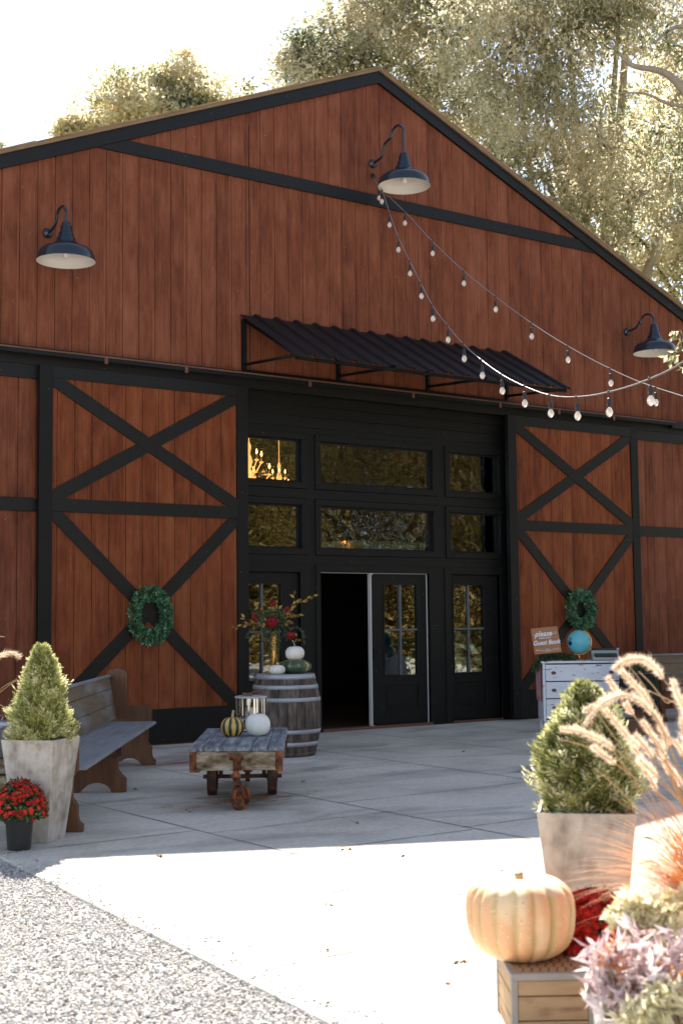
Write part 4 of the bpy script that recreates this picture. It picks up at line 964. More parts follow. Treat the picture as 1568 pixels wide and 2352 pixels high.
b = MB(); arc = [GC+Vector((math.sin(a)*(GR+.011), 0, math.cos(a)*(GR+.011))) for a in [math.radians(20+i*8) for i in range(24)]]; b.tube(arc, .005, 6); b.build('meridian_arm', M['gold'], gl)
# typewriter
ty = thing('typewriter', 'grey portable typewriter with dark green keys on the white dresser', 'typewriter', dl(.305, -.06), DZ-.06)
b = MB(); b.prism([(-.15, 0), (-.155, .02), (-.14, .045), (-.03, .078), (-.01, .118), (.13, .122), (.15, .10), (.15, 0)], -.165, .165, 'x'); b.build('body', M['typer'], ty, bevel=.012)
b = MB(); b.prism([(-.143, .047), (-.033, .0805), (-.035, .077), (-.145, .040)], -.135, .135, 'x'); b.build('keyboard_well', M['gap'], ty)
b = MB()
for r_ in range(4):
    for c_ in range(11):
        y = -.132+r_*.027; z = .052+(y+.132)*.305+.006; b.box((-.12+c_*.0235+(r_ % 2)*.006, y, z), (.0165, .018, .008))
b.build('keys', M['keys'], ty, bevel=.003)
b = MB(); b.tube([(-.15, .07, .128), (.15, .07, .128)], .014, 12); b.build('platen', M['socket'], ty)
b = MB(); b.tube([(.152, .07, .128), (.182, .07, .128)], .017, 12); b.tube([(-.152, .07, .128), (-.175, .07, .128)], .017, 12); b.build('platen_knob', M['hoop'], ty)
# guest book sign
sg = thing('guest_book_sign', 'small wooden sign with white handwriting leaning on the dresser greenery', 'sign', (0, 0, 0))
c0, c1, c2_, c3 = at(1214.5, 1440, 16.22), at(1276, 1438.5, 16.22), at(1291.5, 1497, 16.06), at(1231, 1507, 16.06)
ux = ((c1-c0)+(c2_-c3)).normalized(); dn = ((c3-c0)+(c2_-c1)); dn = (dn-ux*dn.dot(ux)).normalized(); nrm = ux.cross(-dn)
if nrm.dot(Vector(CAM)-c0) < 0: nrm = -nrm
wd_, ht_ = .325, .335; ctr = (c0+c1+c2_+c3)/4
sg.matrix_world = Matrix(((ux.x, -dn.x, nrm.x, ctr.x), (ux.y, -dn.y, nrm.y, ctr.y), (ux.z, -dn.z, nrm.z, ctr.z), (0, 0, 0, 1)))
sh_ = .045
b = MB(); b.prism([(-wd_/2-.0+sh_*.0, -ht_/2), (wd_/2, -ht_/2), (wd_/2, ht_/2), (-wd_/2, ht_/2)], -.018, 0, 'z'); b.build('board', M['signwood'], sg, bevel=.002)
def text(s_, x, y, size, shear=.25, sx=1., off=.0016):
    cu_ = bpy.data.curves.new('text', 'FONT'); cu_.body = s_; cu_.size = size; cu_.align_x = 'CENTER'; cu_.shear = shear; cu_.offset = off*size/.08; cu_.extrude = .0008; cu_.resolution_u = 4
    o_ = bpy.data.objects.new('text', cu_); COL.objects.link(o_)
    dg = bpy.context.evaluated_depsgraph_get(); me = bpy.data.meshes.new_from_object(o_.evaluated_get(dg)); bpy.data.objects.remove(o_); me.materials.clear(); me.materials.append(M['signpaint'])
    for v in me.vertices: v.co.x = v.co.x*sx+x; v.co.y += y; v.co.z += .0012
    ob = bpy.data.objects.new('lettering', me); COL.objects.link(ob); ob.parent = sg; return ob
text('please', -.025, .055, .098, .35, .85); text('SIGN OUR', -.01, .022, .026, 0, 1.2); text('Guest Book', .0, -.055, .082, .3, .82)
for path in ([(-.15, .085, .002), (-.13, .07, .002), (-.10, .075, .002)], [(.05, .062, .002), (.085, .078, .002), (.12, .072, .002), (.135, .088, .002), (.12, .098, .002), (.11, .088, .002)],
             [(sx*x, y, .002) for sx in (1,) for x, y in ((.0, -.108), (-.02, -.125), (.0, -.140), (.05, -.132), (.09, -.120), (.12, -.128), (.135, -.115), (.12, -.108))],
             [(-x, y, .002) for x, y in ((.0, -.108), (-.02, -.125), (.0, -.140), (.05, -.132), (.09, -.120), (.12, -.128), (.135, -.115), (.12, -.108))]):
    MB().tube(smooth_path(path, 4), .0024, 5).build('flourish', M['signpaint'], sg)
# garland
def garland(name, pts, r, n, m, label, lf=.028):
    P = [np.array(p) for p in pts]; u = rng.random(n)*(len(P)-1); k = u.astype(int).clip(0, len(P)-2); f = (u-k)[:, None]; A = np.array(P)
    c = A[k]*(1-f)+A[k+1]*f; o_ = unit(rng.normal(size=(n, 3))); q = c+o_*r*rng.uniform(.3, 1, (n, 1)); D = o_+rng.normal(size=(n, 3))*.5
    o = quads(name, leaf_arrays(q, D, rng.uniform(lf*.7, lf*1.2, n), lf*.55, .1), m, None, np.repeat(rng.random(n), 4)); tag(o, label, 'garland'); return o
garland('boxwood_garland', [dl(-.56, -.18, .74), dl(-.52, -.14, .82), dl(-.44, -.10, .88), dl(-.30, -.06, .895), dl(-.18, -.03, .885), dl(-.08, 0, .875)], .045, 1500, M['gar'], 'dark boxwood garland under the wooden sign on the dresser')
# pedestal table right of dresser
pt = thing('pedestal_table', 'small draped round table with dark wooden base to the right of the dresser', 'table', (1.70, -2.66, 0), DZ)
b = MB(); b.bb(-.20, .20, -.17, .17, 0, .165); b.build('base', M['pewwood'], pt, bevel=.006)
MB().bb(-.21, .21, -.18, .18, .166, .182).build('base_top', M['pewgrey'], pt, bevel=.004)
MB().bb(-.05, .05, -.05, .05, .183, .70).build('post', mat('red_brown_post', [(.10, .03, .015), (.2, .07, .035)], scale=(20, 20, 3), rough=.6), pt, bevel=.004)
b = MB(); b.lathe([(.003, .725), (.20, .725), (.205, .715), (.205, .70), (.003, .70)], 40); b.build('tabletop', M['black'], pt)
b = MB(); b.lathe([(.207, .73), (.212, .70), (.225, .50), (.235, .30)], 96, mod=lambda a: 1+.035*math.sin(a*14)); o = b.build('drape', M['fabricblack'], pt)
me = o.data; bm = bmesh.new(); bm.from_mesh(me); bmesh.ops.delete(bm, geom=[f for f in bm.faces if len(f.verts) > 20], context='FACES_ONLY'); bm.to_mesh(me); bm.free()
b = MB()
for i in range(44): a = 2*PI*i/44; b.lathe([(.001, -.006), (.006, 0), (.001, .006)], 6, (.216*math.cos(a), .216*math.sin(a), .712))
b.build('bead_trim', M['beads'], pt)
C_ = np.array([1.70, -2.66, .80]); cp = [C_+np.array([.15*math.cos(a), .15*math.sin(a), .03*math.sin(a*2)]) for a in [2*PI*i/16 for i in range(17)]]
garland('boxwood_wreath', cp, .085, 2600, M['gar'], 'boxwood wreath lying on the draped round table right of the typewriter', .03)

# ---------------------------------------------------------------- crate and giant pumpkin
CR = math.atan2(-10.33+10.17, -7.035+7.22); CRZ = math.radians(-34)
FL = Vector((-7.205, -10.155, 0)); fx = Vector((math.cos(CRZ), math.sin(CRZ), 0)); fy = Vector((-math.sin(CRZ), math.cos(CRZ), 0))
cr = thing('wooden_crate', 'light wooden crate with drilled lid under the giant pumpkin', 'crate', FL, CRZ)
cw, cdp, ch = .27, .36, .215
for i, (z0, z1) in enumerate(((.004, .062), (.066, .140), (.144, .190))):
    MB().bb(.022, cw-.022, .004, .014, z0, z1).build('board', M['crate'], cr, bevel=.002)
    MB().bb(.004, .014, .022, cdp-.022, z0, z1).build('board', M['crate'], cr, bevel=.002)
    MB().bb(cw-.014, cw-.004, .022, cdp-.022, z0, z1).build('board', M['crate'], cr, bevel=.002)
    MB().bb(.022, cw-.022, cdp-.014, cdp-.004, z0, z1).build('board', M['crate'], cr, bevel=.002)
for (x, y) in ((0, 0), (cw-.021, 0), (0, cdp-.021), (cw-.021, cdp-.021)): MB().bb(x, x+.021, y, y+.021, 0, .192).build('corner_post', M['cratetrim'], cr, bevel=.002)
lb = MB(); lb.bb(-.002, cw+.002, -.002, .022, .1925, ch); lb.bb(-.002, cw+.002, cdp-.022, cdp+.002, .1925, ch); lb.bb(-.002, .022, .0225, cdp-.0225, .1925, ch); lb.bb(cw-.022, cw+.002, .0225, cdp-.0225, .1925, ch)
lid = lb.build('lid', M['cratetrim'], cr, bevel=.002)
MB().bb(.0225, cw-.0225, .0225, cdp-.0225, .195, ch-.004).build('lid_panel', M['crate'], lid)
hb = MB()
for i in range(7):
    for j in range(11):
        x, y = .045+i*.0282, .045+j*.0282
        hb.lathe([(.0045, 0), (.0045, .0012)], 10, (x+(.006 if j % 2 else 0), y, ch-.0035), smooth=False)
hb.build('drilled_holes', M['hole'], lid)
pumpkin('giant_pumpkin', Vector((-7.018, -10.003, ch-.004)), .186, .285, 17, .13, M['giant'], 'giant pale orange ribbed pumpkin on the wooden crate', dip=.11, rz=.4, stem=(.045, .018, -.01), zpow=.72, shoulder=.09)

# ---------------------------------------------------------------- foreground planting
M['lime'] = leafmat('chartreuse_leaf', [(.58, .54, .26), (.82, .76, .52), (.93, .88, .74)], trans=.5)
M['purple'] = leafmat('silver_purple_leaf', [(.24, .08, .10), (.64, .46, .46), (.82, .71, .70), (.92, .87, .83)], [0, .2, .6, 1], trans=.35)
M['orange'] = leafmat('copper_leaf', [(.55, .18, .06), (.80, .36, .12)], trans=.3)
bx = thing('low_stone_planter', 'low pale planter box in the lower right corner beside the crate', 'planter', at(1555, 2300, 3.95)*1, -.75)
bx.location.z = 0
b = MB(); b.bb(-.24, .26, -.20, .22, 0, .22); b.build('box', M['stone'], bx, bevel=.008)
MB().bb(-.225, .245, -.185, .205, .2205, .225).build('soil', M['soil'], bx)
def shrub(name, label, centres, n, L, W, m, up=.3, cluster=7, stem_from=None, second=None):
    t = thing(name, label, 'plant', tuple(stem_from))
    base = np.array(stem_from); Cs = []
    for (c, r, k) in centres:
        c = np.array(c)-base; o_ = unit(rng.normal(size=(k, 3))); Cs.append(c+o_*r*rng.random((k, 1))**.4)
    C = np.concatenate(Cs); k = len(C)
    P = np.repeat(C, cluster, 0)+rng.normal(size=(k*cluster, 3))*L*.15
    D = unit(rng.normal(size=(k*cluster, 3))+np.array([0, 0, up]))
    Lr = rng.uniform(L*.6, L*1.15, k*cluster); tone = np.repeat(rng.random(k)*.6, cluster)+rng.random(k*cluster)*.4
    quads('leaves', leaf_arrays(P, D, Lr, Lr*W, .1), m, t, np.repeat(tone, 4))
    sb = MB()
    for i in range(0, k, max(1, k//40)):
        p = C[i]; sb.tube([(p[0]*.2, p[1]*.2, 0), (p[0]*.6, p[1]*.6, p[2]*.6), tuple(p)], .003, 5)
    sb.build('stems', mat('plant_stem_'+name, [(.2, .12, .08), (.3, .2, .12)], rough=.8), t)
    return t
base1 = at(1475, 2290, 3.95); base1.z = .225
def A(x, y, t): return tuple(at(x, y, t))
shrub('chartreuse_plant', 'pale yellow green leafy plant at the right edge behind the purple plant', [(A(1465, 2100, 3.95), .062, 70), (A(1510, 2130, 3.95), .07, 70), (A(1545, 2090, 4.0), .05, 40), (A(1425, 2110, 3.95), .03, 16)], 0, .045, .42, M['lime'], .35, 8, base1)
base2 = at(1440, 2330, 3.75); base2.z = .225
shrub('purple_leaf_plant', 'silvery purple leaved plant trailing beside the wooden crate', [(A(1400, 2185, 3.75), .05, 9), (A(1370, 2235, 3.75), .035, 8), (A(1440, 2225, 3.75), .085, 24), (A(1510, 2225, 3.7), .09, 30), (A(1555, 2190, 3.7), .07, 18), (A(1450, 2155, 3.8), .045, 5), (A(1430, 2290, 3.7), .035, 7), (A(1372, 2300, 3.7), .02, 3)], 0, .062, .27, M['purple'], -.1, 6, base2)
shrub('copper_leaf_plant', 'few copper orange leaves among the silvery purple ones', [(A(1395, 2200, 3.72), .055, 6), (A(1540, 2200, 3.66), .06, 4)], 0, .055, .28, M['orange'], -.1, 4, base2)
base3 = at(1560, 2340, 3.6); base3.z = .225
shrub('lime_trailing_plant', 'pale lime plant spilling over in the bottom right corner', [(A(1540, 2310, 3.6), .075, 55), (A(1490, 2330, 3.6), .05, 30), (A(1450, 2345, 3.6), .03, 10)], 0, .050, .30, M['lime'], .1, 8, base3)

# fountain grass
M['plume'] = leafmat('pink_tan_bristle', [(.66, .46, .32), (.84, .66, .50), (.93, .82, .70)], trans=.65)
M['blade'] = leafmat('copper_grass_blade', [(.30, .26, .07), (.56, .27, .07), (.76, .33, .12), (.74, .46, .32)], trans=.4)
M['stalk'] = mat('straw_stalk', [(.34, .22, .10), (.48, .34, .18)], scale=(30, 30, 30), rough=.6)
def plume_bristles(path, r, n, off):
    A_ = np.array([list(p) for p in path])-np.array(off); u = rng.random(n)*(len(A_)-1); k = u.astype(int).clip(0, len(A_)-2); f = (u-k)[:, None]
    c = A_[k]*(1-f)+A_[k+1]*f; ax_ = unit(A_[k]-A_[k+1])   # points to the tip (index 0)
    taper = np.clip(np.minimum(u/(len(A_)-1)*5+.35, (1-u/(len(A_)-1))*5+.35), 0, 1)
    o_ = rng.normal(size=(n, 3)); o_ = unit(o_-ax_*(o_*ax_).sum(1, keepdims=True))
    n_k = n; D = unit(o_+ax_*rng.uniform(.5, 1.5, (n, 1))); L = r*np.where(rng.random(n) < .35, rng.uniform(1.2, 2.1, n), rng.uniform(.4, 1.1, n))*taper
    return leaf_arrays(c+o_*.002, D, L, .0009+0*L, 0)
def fountain_grass(name, label, root, plumes, stems, blades, loc_off):
    t = thing(name, label, 'ornamental grass', root)
    root = Vector(root); allb = []; st = MB()
    for (pts, r, n) in plumes:
        Q = smooth_path(pts, 5); allb.append(plume_bristles(Q, r, n, root)); 
        e = Q[-1]; dirn = (Q[-1]-Q[-4]).normalized(); mid = e+dirn*(root-e).length*.45; mid = mid.lerp((e+root)/2, .45)
        S_ = smooth_path([e, e+dirn*.12*(root-e).length, (e+dirn*(root-e).length*.40).lerp(root+Vector((0, 0, (root-e).length*.42)), .35), (e+dirn*(root-e).length*.5).lerp(root+Vector((0, 0, (root-e).length*.30)), .75), root], 5); st.tube([p-root for p in S_], [.0016+.0008*i/len(S_) for i in range(len(S_))], 5); st.tube([p-root for p in Q], .0022, 5)
    for pts in stems:
        Q = smooth_path([*pts, root], 5); st.tube([p-root for p in Q], .0016, 5)
    V = np.concatenate(allb); quads('plumes', V, M['plume'], t, np.repeat(rng.random(len(V)//4), 4)); st.build('stalks', M['stalk'], t)
    # blades: arching tapering strips
    Vb = []; Rb = []
    nb_, reach_, lo_el, bias = blades
    for i in range(nb_):
        a = rng.uniform(0, 2*PI); el = rng.uniform(lo_el, 1.4); Lb = reach_*rng.uniform(.55, 1.1); d = np.array([math.cos(a)*math.cos(el), math.sin(a)*math.cos(el), math.sin(el)])+np.array(bias); d = unit(d)
        p = np.array([math.cos(a), math.sin(a), 0])*rng.uniform(0, .05); seg = 9; step = Lb/seg; side = unit(np.cross(d, [0, 0, 1])); wv = rng.uniform(.0020, .0042); pts = [p]
        for s in range(seg): d = unit(d+np.array([0, 0, -.13*rng.uniform(.6, 1.5)])); p = p+d*step; pts.append(p)
        if pts[-1][2] < .10 and rng.random() > .04: continue
        pts = np.array(pts); ww = wv*np.linspace(1, .08, seg+1)[:, None]; Lf = pts+side*ww; Rt = pts-side*ww
        for s in range(seg): Vb += [Lf[s], Lf[s+1], Rt[s+1], Rt[s]]
        tone = rng.random(); Rb += list(np.clip(np.repeat(tone*.5+.5*np.linspace(0, 1, seg), 4), 0, 1))
    quads('blades', np.array(Vb), M['blade'], t, np.array(Rb)); return t
def c3(x, y): return ((1350+x/2.7509)*.81667, (1600+y/2.7509)*.81667)
def PP(lst, t0, t1):
    n = len(lst); return [at(*c3(*p), t0+(t1-t0)*i/(n-1)) for i, p in enumerate(lst)]
plumes = [
 (PP([(1035, 775), (1120, 712), (1250, 700), (1350, 765), (1412, 850)], 4.0, 4.1), 0.0164, 1500),
 (PP([(812, 1200), (900, 1085), (1010, 1005), (1130, 980), (1250, 1035), (1330, 1130)], 3.9, 4.1), 0.0148, 1500),
 (PP([(800, 1100), (880, 1050), (1000, 985), (1080, 965)], 4.2, 4.25), 0.0123, 800),
 (PP([(1085, 785), (1170, 870), (1260, 970), (1330, 1080)], 4.2, 4.2), 0.0156, 1200),
 (PP([(1310, 1080), (1380, 1180), (1425, 1300), (1440, 1400)], 4.1, 4.15), 0.0139, 1100),
 (PP([(985, 840), (1030, 915), (1080, 985)], 4.3, 4.3), 0.0131, 700),
 (PP([(625, 1240), (780, 1262), (930, 1325), (1035, 1395)], 3.9, 4.1), 0.0148, 1300),
 (PP([(870, 1375), (950, 1440), (1045, 1510)], 4.0, 4.1), 0.0139, 900),
 (PP([(965, 1085), (1050, 1190), (1140, 1300), (1240, 1390)], 4.3, 4.3), 0.0148, 1200),
 (PP([(1490, 870), (1525, 980), (1575, 1090), (1600, 1200)], 3.8, 4.0), 0.0156, 1100),
 (PP([(1190, 1290), (1270, 1370), (1330, 1470)], 4.2, 4.2), 0.0148, 900),
 (PP([(1225, 1470), (1300, 1540), (1370, 1610)], 4.0, 4.0), 0.0148, 900),
 (PP([(1120, 1040), (1150, 1090), (1180, 1130)], 4.1, 4.1), 0.0131, 500),
 (PP([(1555, 1160), (1575, 1290), (1600, 1400)], 3.9, 3.95), 0.0148, 700)]
for (x_, y_) in ((1330, 1290), (1390, 1230), (1270, 1560), (1420, 1480), (1500, 1330), (1180, 1380), (1350, 1400), (1480, 1560), (1250, 1180)):
    k_ = rng.uniform(.7, 1.2); plumes.append((PP([(x_, y_), (x_+55*k_, y_+75*k_), (x_+95*k_, y_+170*k_)], 4.15, 4.2), .012, 600))
stems = [PP([(880, 1545), (1000, 1640), (1150, 1790), (1300, 1960)], 4.0, 4.1), PP([(1225, 795), (1320, 890), (1430, 1030), (1560, 1190)], 4.1, 4.2), PP([(1140, 745), (1240, 870), (1350, 1060), (1430, 1240), (1500, 1500)], 4.2, 4.2),
         PP([(625, 1320), (800, 1370), (1000, 1470), (1180, 1610)], 4.0, 4.1), PP([(720, 1140), (850, 1240), (960, 1300)], 4.2, 4.2), PP([(910, 1130), (1040, 1310), (1180, 1500)], 4.15, 4.2)]
rootR = at(1655, 2105, 4.2); rootR.z = .38
fountain_grass('fountain_grass', 'copper fountain grass with fluffy pink plumes arching in from the right edge', rootR, plumes, stems, (1900, .50, .60, (-.24, .17, .1)), None)
pg = thing('grass_pot', 'pot holding the fountain grass just outside the right edge', 'pot', (rootR.x, rootR.y, 0))
MB().lathe([(.07, 0), (.092, .36), (.097, .38), (.087, .38), (.08, .35), (.003, .35)], 32).build('pot_body', M['stone'], pg)
# left clump
rootL = at(-95, 1800, 8.3); 
def d_(x, y, t): return at(x, y, t)
fountain_grass('fountain_grass', 'wispy grass with one pink plume entering at the left edge', rootL,
   [([d_(47, 1509, 8.2), d_(30, 1500, 8.2), d_(8, 1503, 8.2), d_(-12, 1515, 8.2)], .022, 900)],
   [[d_(40, 1560, 8.3), d_(0, 1585, 8.3), d_(-50, 1650, 8.3)], [d_(60, 1557, 8.2), d_(20, 1575, 8.2), d_(-40, 1640, 8.3)], [d_(12, 1462, 8.2), d_(-20, 1500, 8.2)], [d_(22, 1635, 8.3), d_(-10, 1620, 8.3), d_(-60, 1680, 8.3)]],
   (60, .42, .5, (0, 0, .1)), None)
pg = thing('grass_pot', 'pot holding the wispy grass just outside the left edge', 'pot', (rootL.x, rootL.y, 0))
MB().lathe([(.10, 0), (.14, rootL.z-.02), (.15, rootL.z), (.13, rootL.z), (.12, rootL.z-.03), (.003, rootL.z-.03)], 32).build('pot_body', M['stone'], pg)
lp = at(4, 1815, 8.55); garland('low_leafy_plant', [at(-15, 1812, 8.75), at(4, 1815, 8.75), at(22, 1812, 8.75)], .05, 420, M['lime'], 'low pale green leaves behind the left chrysanthemum', .045)
tag(bpy.data.objects['low_leafy_plant'], cat='plant')

# trash can on a wooden crate at the left edge
tc_ = at(-2, 1700, 9.6)
wc = thing('wooden_box', 'old plank box under the galvanised can at the left edge', 'box', (tc_.x, tc_.y, 0), -.5)
for i, (z0, z1) in enumerate(((.02, .15), (.16, .29), (.30, .40))): MB().bb(-.20, .20, -.18, .18, z0, z1).build('plank', M['cartbeam'], wc, bevel=.004)
for x in (-.19, .19):
    for y in (-.17, .17): MB().bb(x-.02, x+.02, y-.02, y+.02, 0, .402).build('corner_post', M['cartbeam'], wc)
tcn = thing('galvanised_can', 'galvanised metal can with handled lid behind the left planter', 'can', (tc_.x, tc_.y, .403))
b = MB(); b.lathe([(.095, 0), (.10, .01), (.112, .20), (.118, .21), (.118, .222)], 60, mod=lambda a: 1+.018*(math.sin(a*22) > 0)); b.build('can_body', M['galv'], tcn)
b = MB(); b.lathe([(.122, .205), (.124, .228), (.118, .236), (.06, .262), (.003, .268)], 48); li = b.build('lid', M['galv'], tcn)
b = MB(); b.tube(smooth_path([(-.03, -.02, .262), (-.035, -.02, .295), (.035, .02, .295), (.03, .02, .262)]), .004, 6); b.build('lid_handle', M['galv'], li)

# ---------------------------------------------------------------- inside things
def chandelier(loc, R, label, arms=8):
    t = thing('chandelier', label, 'chandelier', loc, group='lit chandeliers inside the barn')
    b = MB(); b.lathe([(.01, .55), (.03, .5), (.015, .4), (.05, .3), (.02, .2), (.06, .1), (.03, 0), (.005, -.05)], 16); b.tube([(0, 0, .5), (0, 0, 1.2)], .006); b.build('column', M['crystal'], t)
    ar = MB(); 
    for i in range(arms):
        a = 2*PI*i/arms; e = R*(1 if i % 2 else .7); zz = .12 if i % 2 else .30
        c = (math.cos(a), math.sin(a))
        ar.tube(smooth_path([(0, 0, .15), (c[0]*e*.5, c[1]*e*.5, zz-.14), (c[0]*e, c[1]*e, zz)], 4), .008, 6); ar.lathe([(.005, -.02), (.03, 0), (.03, .006)], 10, (c[0]*e, c[1]*e, zz))
        cn = MB(); cn.lathe([(.009, 0), (.009, .07)], 8, (c[0]*e, c[1]*e, zz+.006)); co = cn.build('candle', M['candle'], t)
        fl_ = MB(); fl_.lathe([(.003, .0), (.013, .02), (.009, .045), (.001, .07)], 8, (c[0]*e, c[1]*e, zz+.077)); fl_.build('flame_bulb', M['flame'], co)
    ar.build('arms', M['crystal'], t)
    n = 260; a = rng.uniform(0, 2*PI, n); u = rng.random(n); rr = R*(.15+.85*u); z = .12+.10*np.cos(u*PI*2)+rng.normal(size=n)*.03-.05*np.abs(np.sin(a*4))
    blobs('crystal_drops', np.c_[rr*np.cos(a), rr*np.sin(a), z], rng.uniform(.006, .012, n), M['crystal'], t)
c_ = at(572, 1090, 17.2); chandelier((c_.x, c_.y, 3.12), .27, 'large lit crystal chandelier seen through the upper left window')
c_ = at(641, 1105, 22.); chandelier((c_.x, c_.y, 3.42), .17, 'smaller distant chandelier through the upper left window', 6)
# greenery and candle on the ledge inside the lower middle window
ld = thing('window_ledge', 'dark ledge inside the lower middle window', 'ledge', (0, 0, 0)); MB().bb(-.85, .9, .24, .42, 2.19, 2.225).build('shelf', M['inside'], ld)
M['ledgeleaf'] = leafmat('ledge_leaf', [(.40, .60, .34), (.60, .78, .50), (.80, .90, .68)], trans=.3)
garland('ledge_garland', [(-.82, .245, 2.285), (-.4, .245, 2.292), (.1, .245, 2.295), (.5, .245, 2.32), (.84, .245, 2.30)], .060, 3000, M['ledgeleaf'], 'green leafy garland on the ledge inside the middle window', .030)
hc = thing('hurricane_candle', 'lit candle in amber glass on the ledge of the middle window', 'candle', (-.36, .33, 2.226))
b = MB(); b.lathe([(.035, 0), (.06, .02), (.07, .09), (.055, .13)], 24); o = b.build('glass', M['amber'], hc)
MB().lathe([(.02, .0), (.02, .07)], 12).build('candle', M['candle'], hc); MB().lathe([(.004, .07), (.014, .09), (.008, .115), (.001, .14)], 10).build('flame', M['flame'], hc)

# ---------------------------------------------------------------- trees
M['leafA'] = leafmat('oak_leaf_dry', [(.05, .07, .025), (.28, .29, .15), (.76, .67, .44), (.96, .89, .68)], [0, .28, .60, 1], trans=.68)
M['leafB'] = leafmat('willow_oak_leaf', [(.025, .045, .018), (.17, .20, .11), (.60, .54, .36), (.95, .88, .70)], [0, .28, .60, 1], trans=.68)
M['leafC'] = leafmat('shade_tree_leaf', [(.012, .012, .003), (.13, .10, .025), (.68, .44, .14)], trans=.35)  # sunlit gold clumps and dark hollows are put into the leaf colour
def tree(name, label, base, trunk_h, lumps, nleaf, L, W, leafm, bark, r0=.28, droop=0., group='trees behind the barn', cl=.30, per=70, keep=None, limbs=True):
    t = thing(name, label, 'tree', base, group=group); B = np.array(base)
    tb = MB(); top = np.array([0, 0, trunk_h]); tb.tube([(0, 0, -.1), (.05, .02, trunk_h*.5), tuple(top)], [r0*1.3, r0, r0*.75], 12)
    tot = sum(r[0]*r[1]*r[2] for _, r in lumps); Ps = []; Tn = []
    for (c, r) in lumps:
        c = np.array(c)-B; r = np.array(r); k = max(6, int(nleaf*r.prod()/tot/per))
        # limb to the lump centre
        mid = top*.5+c*.5+rng.normal(size=3)*.3; mid[2] = max(mid[2], trunk_h*.8)
        tb.tube(smooth_path([tuple(top*.85), tuple(mid), tuple(c)], 4), list(np.linspace(r0*.5, r0*.08, 9)), 8)
        o_ = unit(rng.normal(size=(k, 3))); lob = 1+.22*np.sin(o_[:, :1]*5+c[0]*7)+.22*np.sin(o_[:, 2:]*6+c[1]*5)+.12*rng.normal(size=(k, 1)); cc = c+o_*r*lob*(rng.uniform(.3, 1.0, (k, 1))**.6)
        if keep is not None: cc = cc[keep(cc+B)]; k = len(cc)
        if limbs:
            for j in range(0, k, max(1, k//14)):
                e = cc[j]; m_ = c*.5+e*.5+rng.normal(size=3)*.15; tb.tube([tuple(c*.9+m_*.1), tuple(m_), tuple(e)], [r0*.07, r0*.05, r0*.02], 5)
        p = np.repeat(cc, per, 0); q = rng.normal(size=p.shape)*cl*np.array([1, 1, .75]); q[:, 2] -= droop*np.abs(rng.normal(size=len(q)))*cl*1.6
        Ps.append(p+q*np.repeat(rng.uniform(.55, 1.25, (k, 1)), per, 0)); W_ = cc+B; pt_ = (np.sin(W_[:, 0]*2.1+W_[:, 2]*1.7)+np.sin(W_[:, 2]*2.9-W_[:, 1]*2.3+1)+np.sin(W_[:, 0]*3.7+W_[:, 1]*1.9-W_[:, 2]*2.2+2))/6+.5
        Tn.append(np.clip(np.repeat(pt_*.6+rng.random(k)*.25, per)+rng.random(k*per)*.25, 0, 1))
    P = np.concatenate(Ps); n = len(P); D = rng.normal(size=(n, 3))+np.array([0, 0, -droop*1.5]); Lr = rng.uniform(L*.6, L*1.3, n)
    quads('crown', leaf_arrays(P, D, Lr, Lr*W, .05), leafm, t, np.repeat(np.concatenate(Tn), 4))
    tb.build('trunk', bark, t); return t
def lump(x, y, t, rx, rz_=None): return (tuple(at(x, y, t)), (rx, rx, rz_ or rx*.8))
# tree behind the left roof slope
tree('oak_tree', 'sunlit olive tree rising behind the left slope of the barn roof', (8.2, 20.5, -.06), 8.5,
     [lump(300, 230, 38, 1.15), lump(430, 200, 38, 1.15), lump(370, 290, 38, 1.6), lump(260, 300, 38, .85), lump(500, 250, 38.5, .9), lump(420, 125, 38, .55), lump(455, 300, 38, 1.5), lump(560, 200, 39, .22)], 27000, .15, .55, M['leafA'], M['bark'], cl=.17, per=30)
tree('small_tree', 'little treetop peeking over the far left roof edge', (5.0, 22.5, -.06), 8, [lump(165, 305, 38.5, .48), lump(200, 300, 38.5, .35)], 3200, .16, .55, M['leafA'], M['bark'], .15, cl=.2, per=40)
tree('bare_tree', 'thin bare twig tips at the far left edge of the sky', tuple(at(-60, 1400, 30)*1), 1.0, [lump(-14, 235, 30, .12), lump(2, 330, 30, .03), lump(-22, 290, 30, .15)], 260, .14, .12, M['leafB'], M['bark'], .05, cl=.06, per=20)
# middle tree just right of the peak
tree('oak_tree', 'tall olive brown tree behind the barn peak', (11.5, 16.5, -.06), 9.5,
     [lump(655, 150, 33, .62), lump(690, 170, 33, .8), lump(690, 120, 32.5, .8), lump(740, 150, 32.5, .9), lump(720, 110, 33, .95), lump(800, 60, 33, 1.15), lump(900, 40, 33, 1.35), lump(830, 140, 33, 1.0), lump(940, 160, 33, 1.3), lump(1040, 60, 33, 1.5), lump(1050, 230, 33, 1.5), lump(1130, 330, 33, 1.3), lump(880, -60, 33, 1.4), lump(1060, -80, 33, 1.7)],
     46000, .13, .45, M['leafB'], M['bark'], .3, .35, cl=.20, per=34)
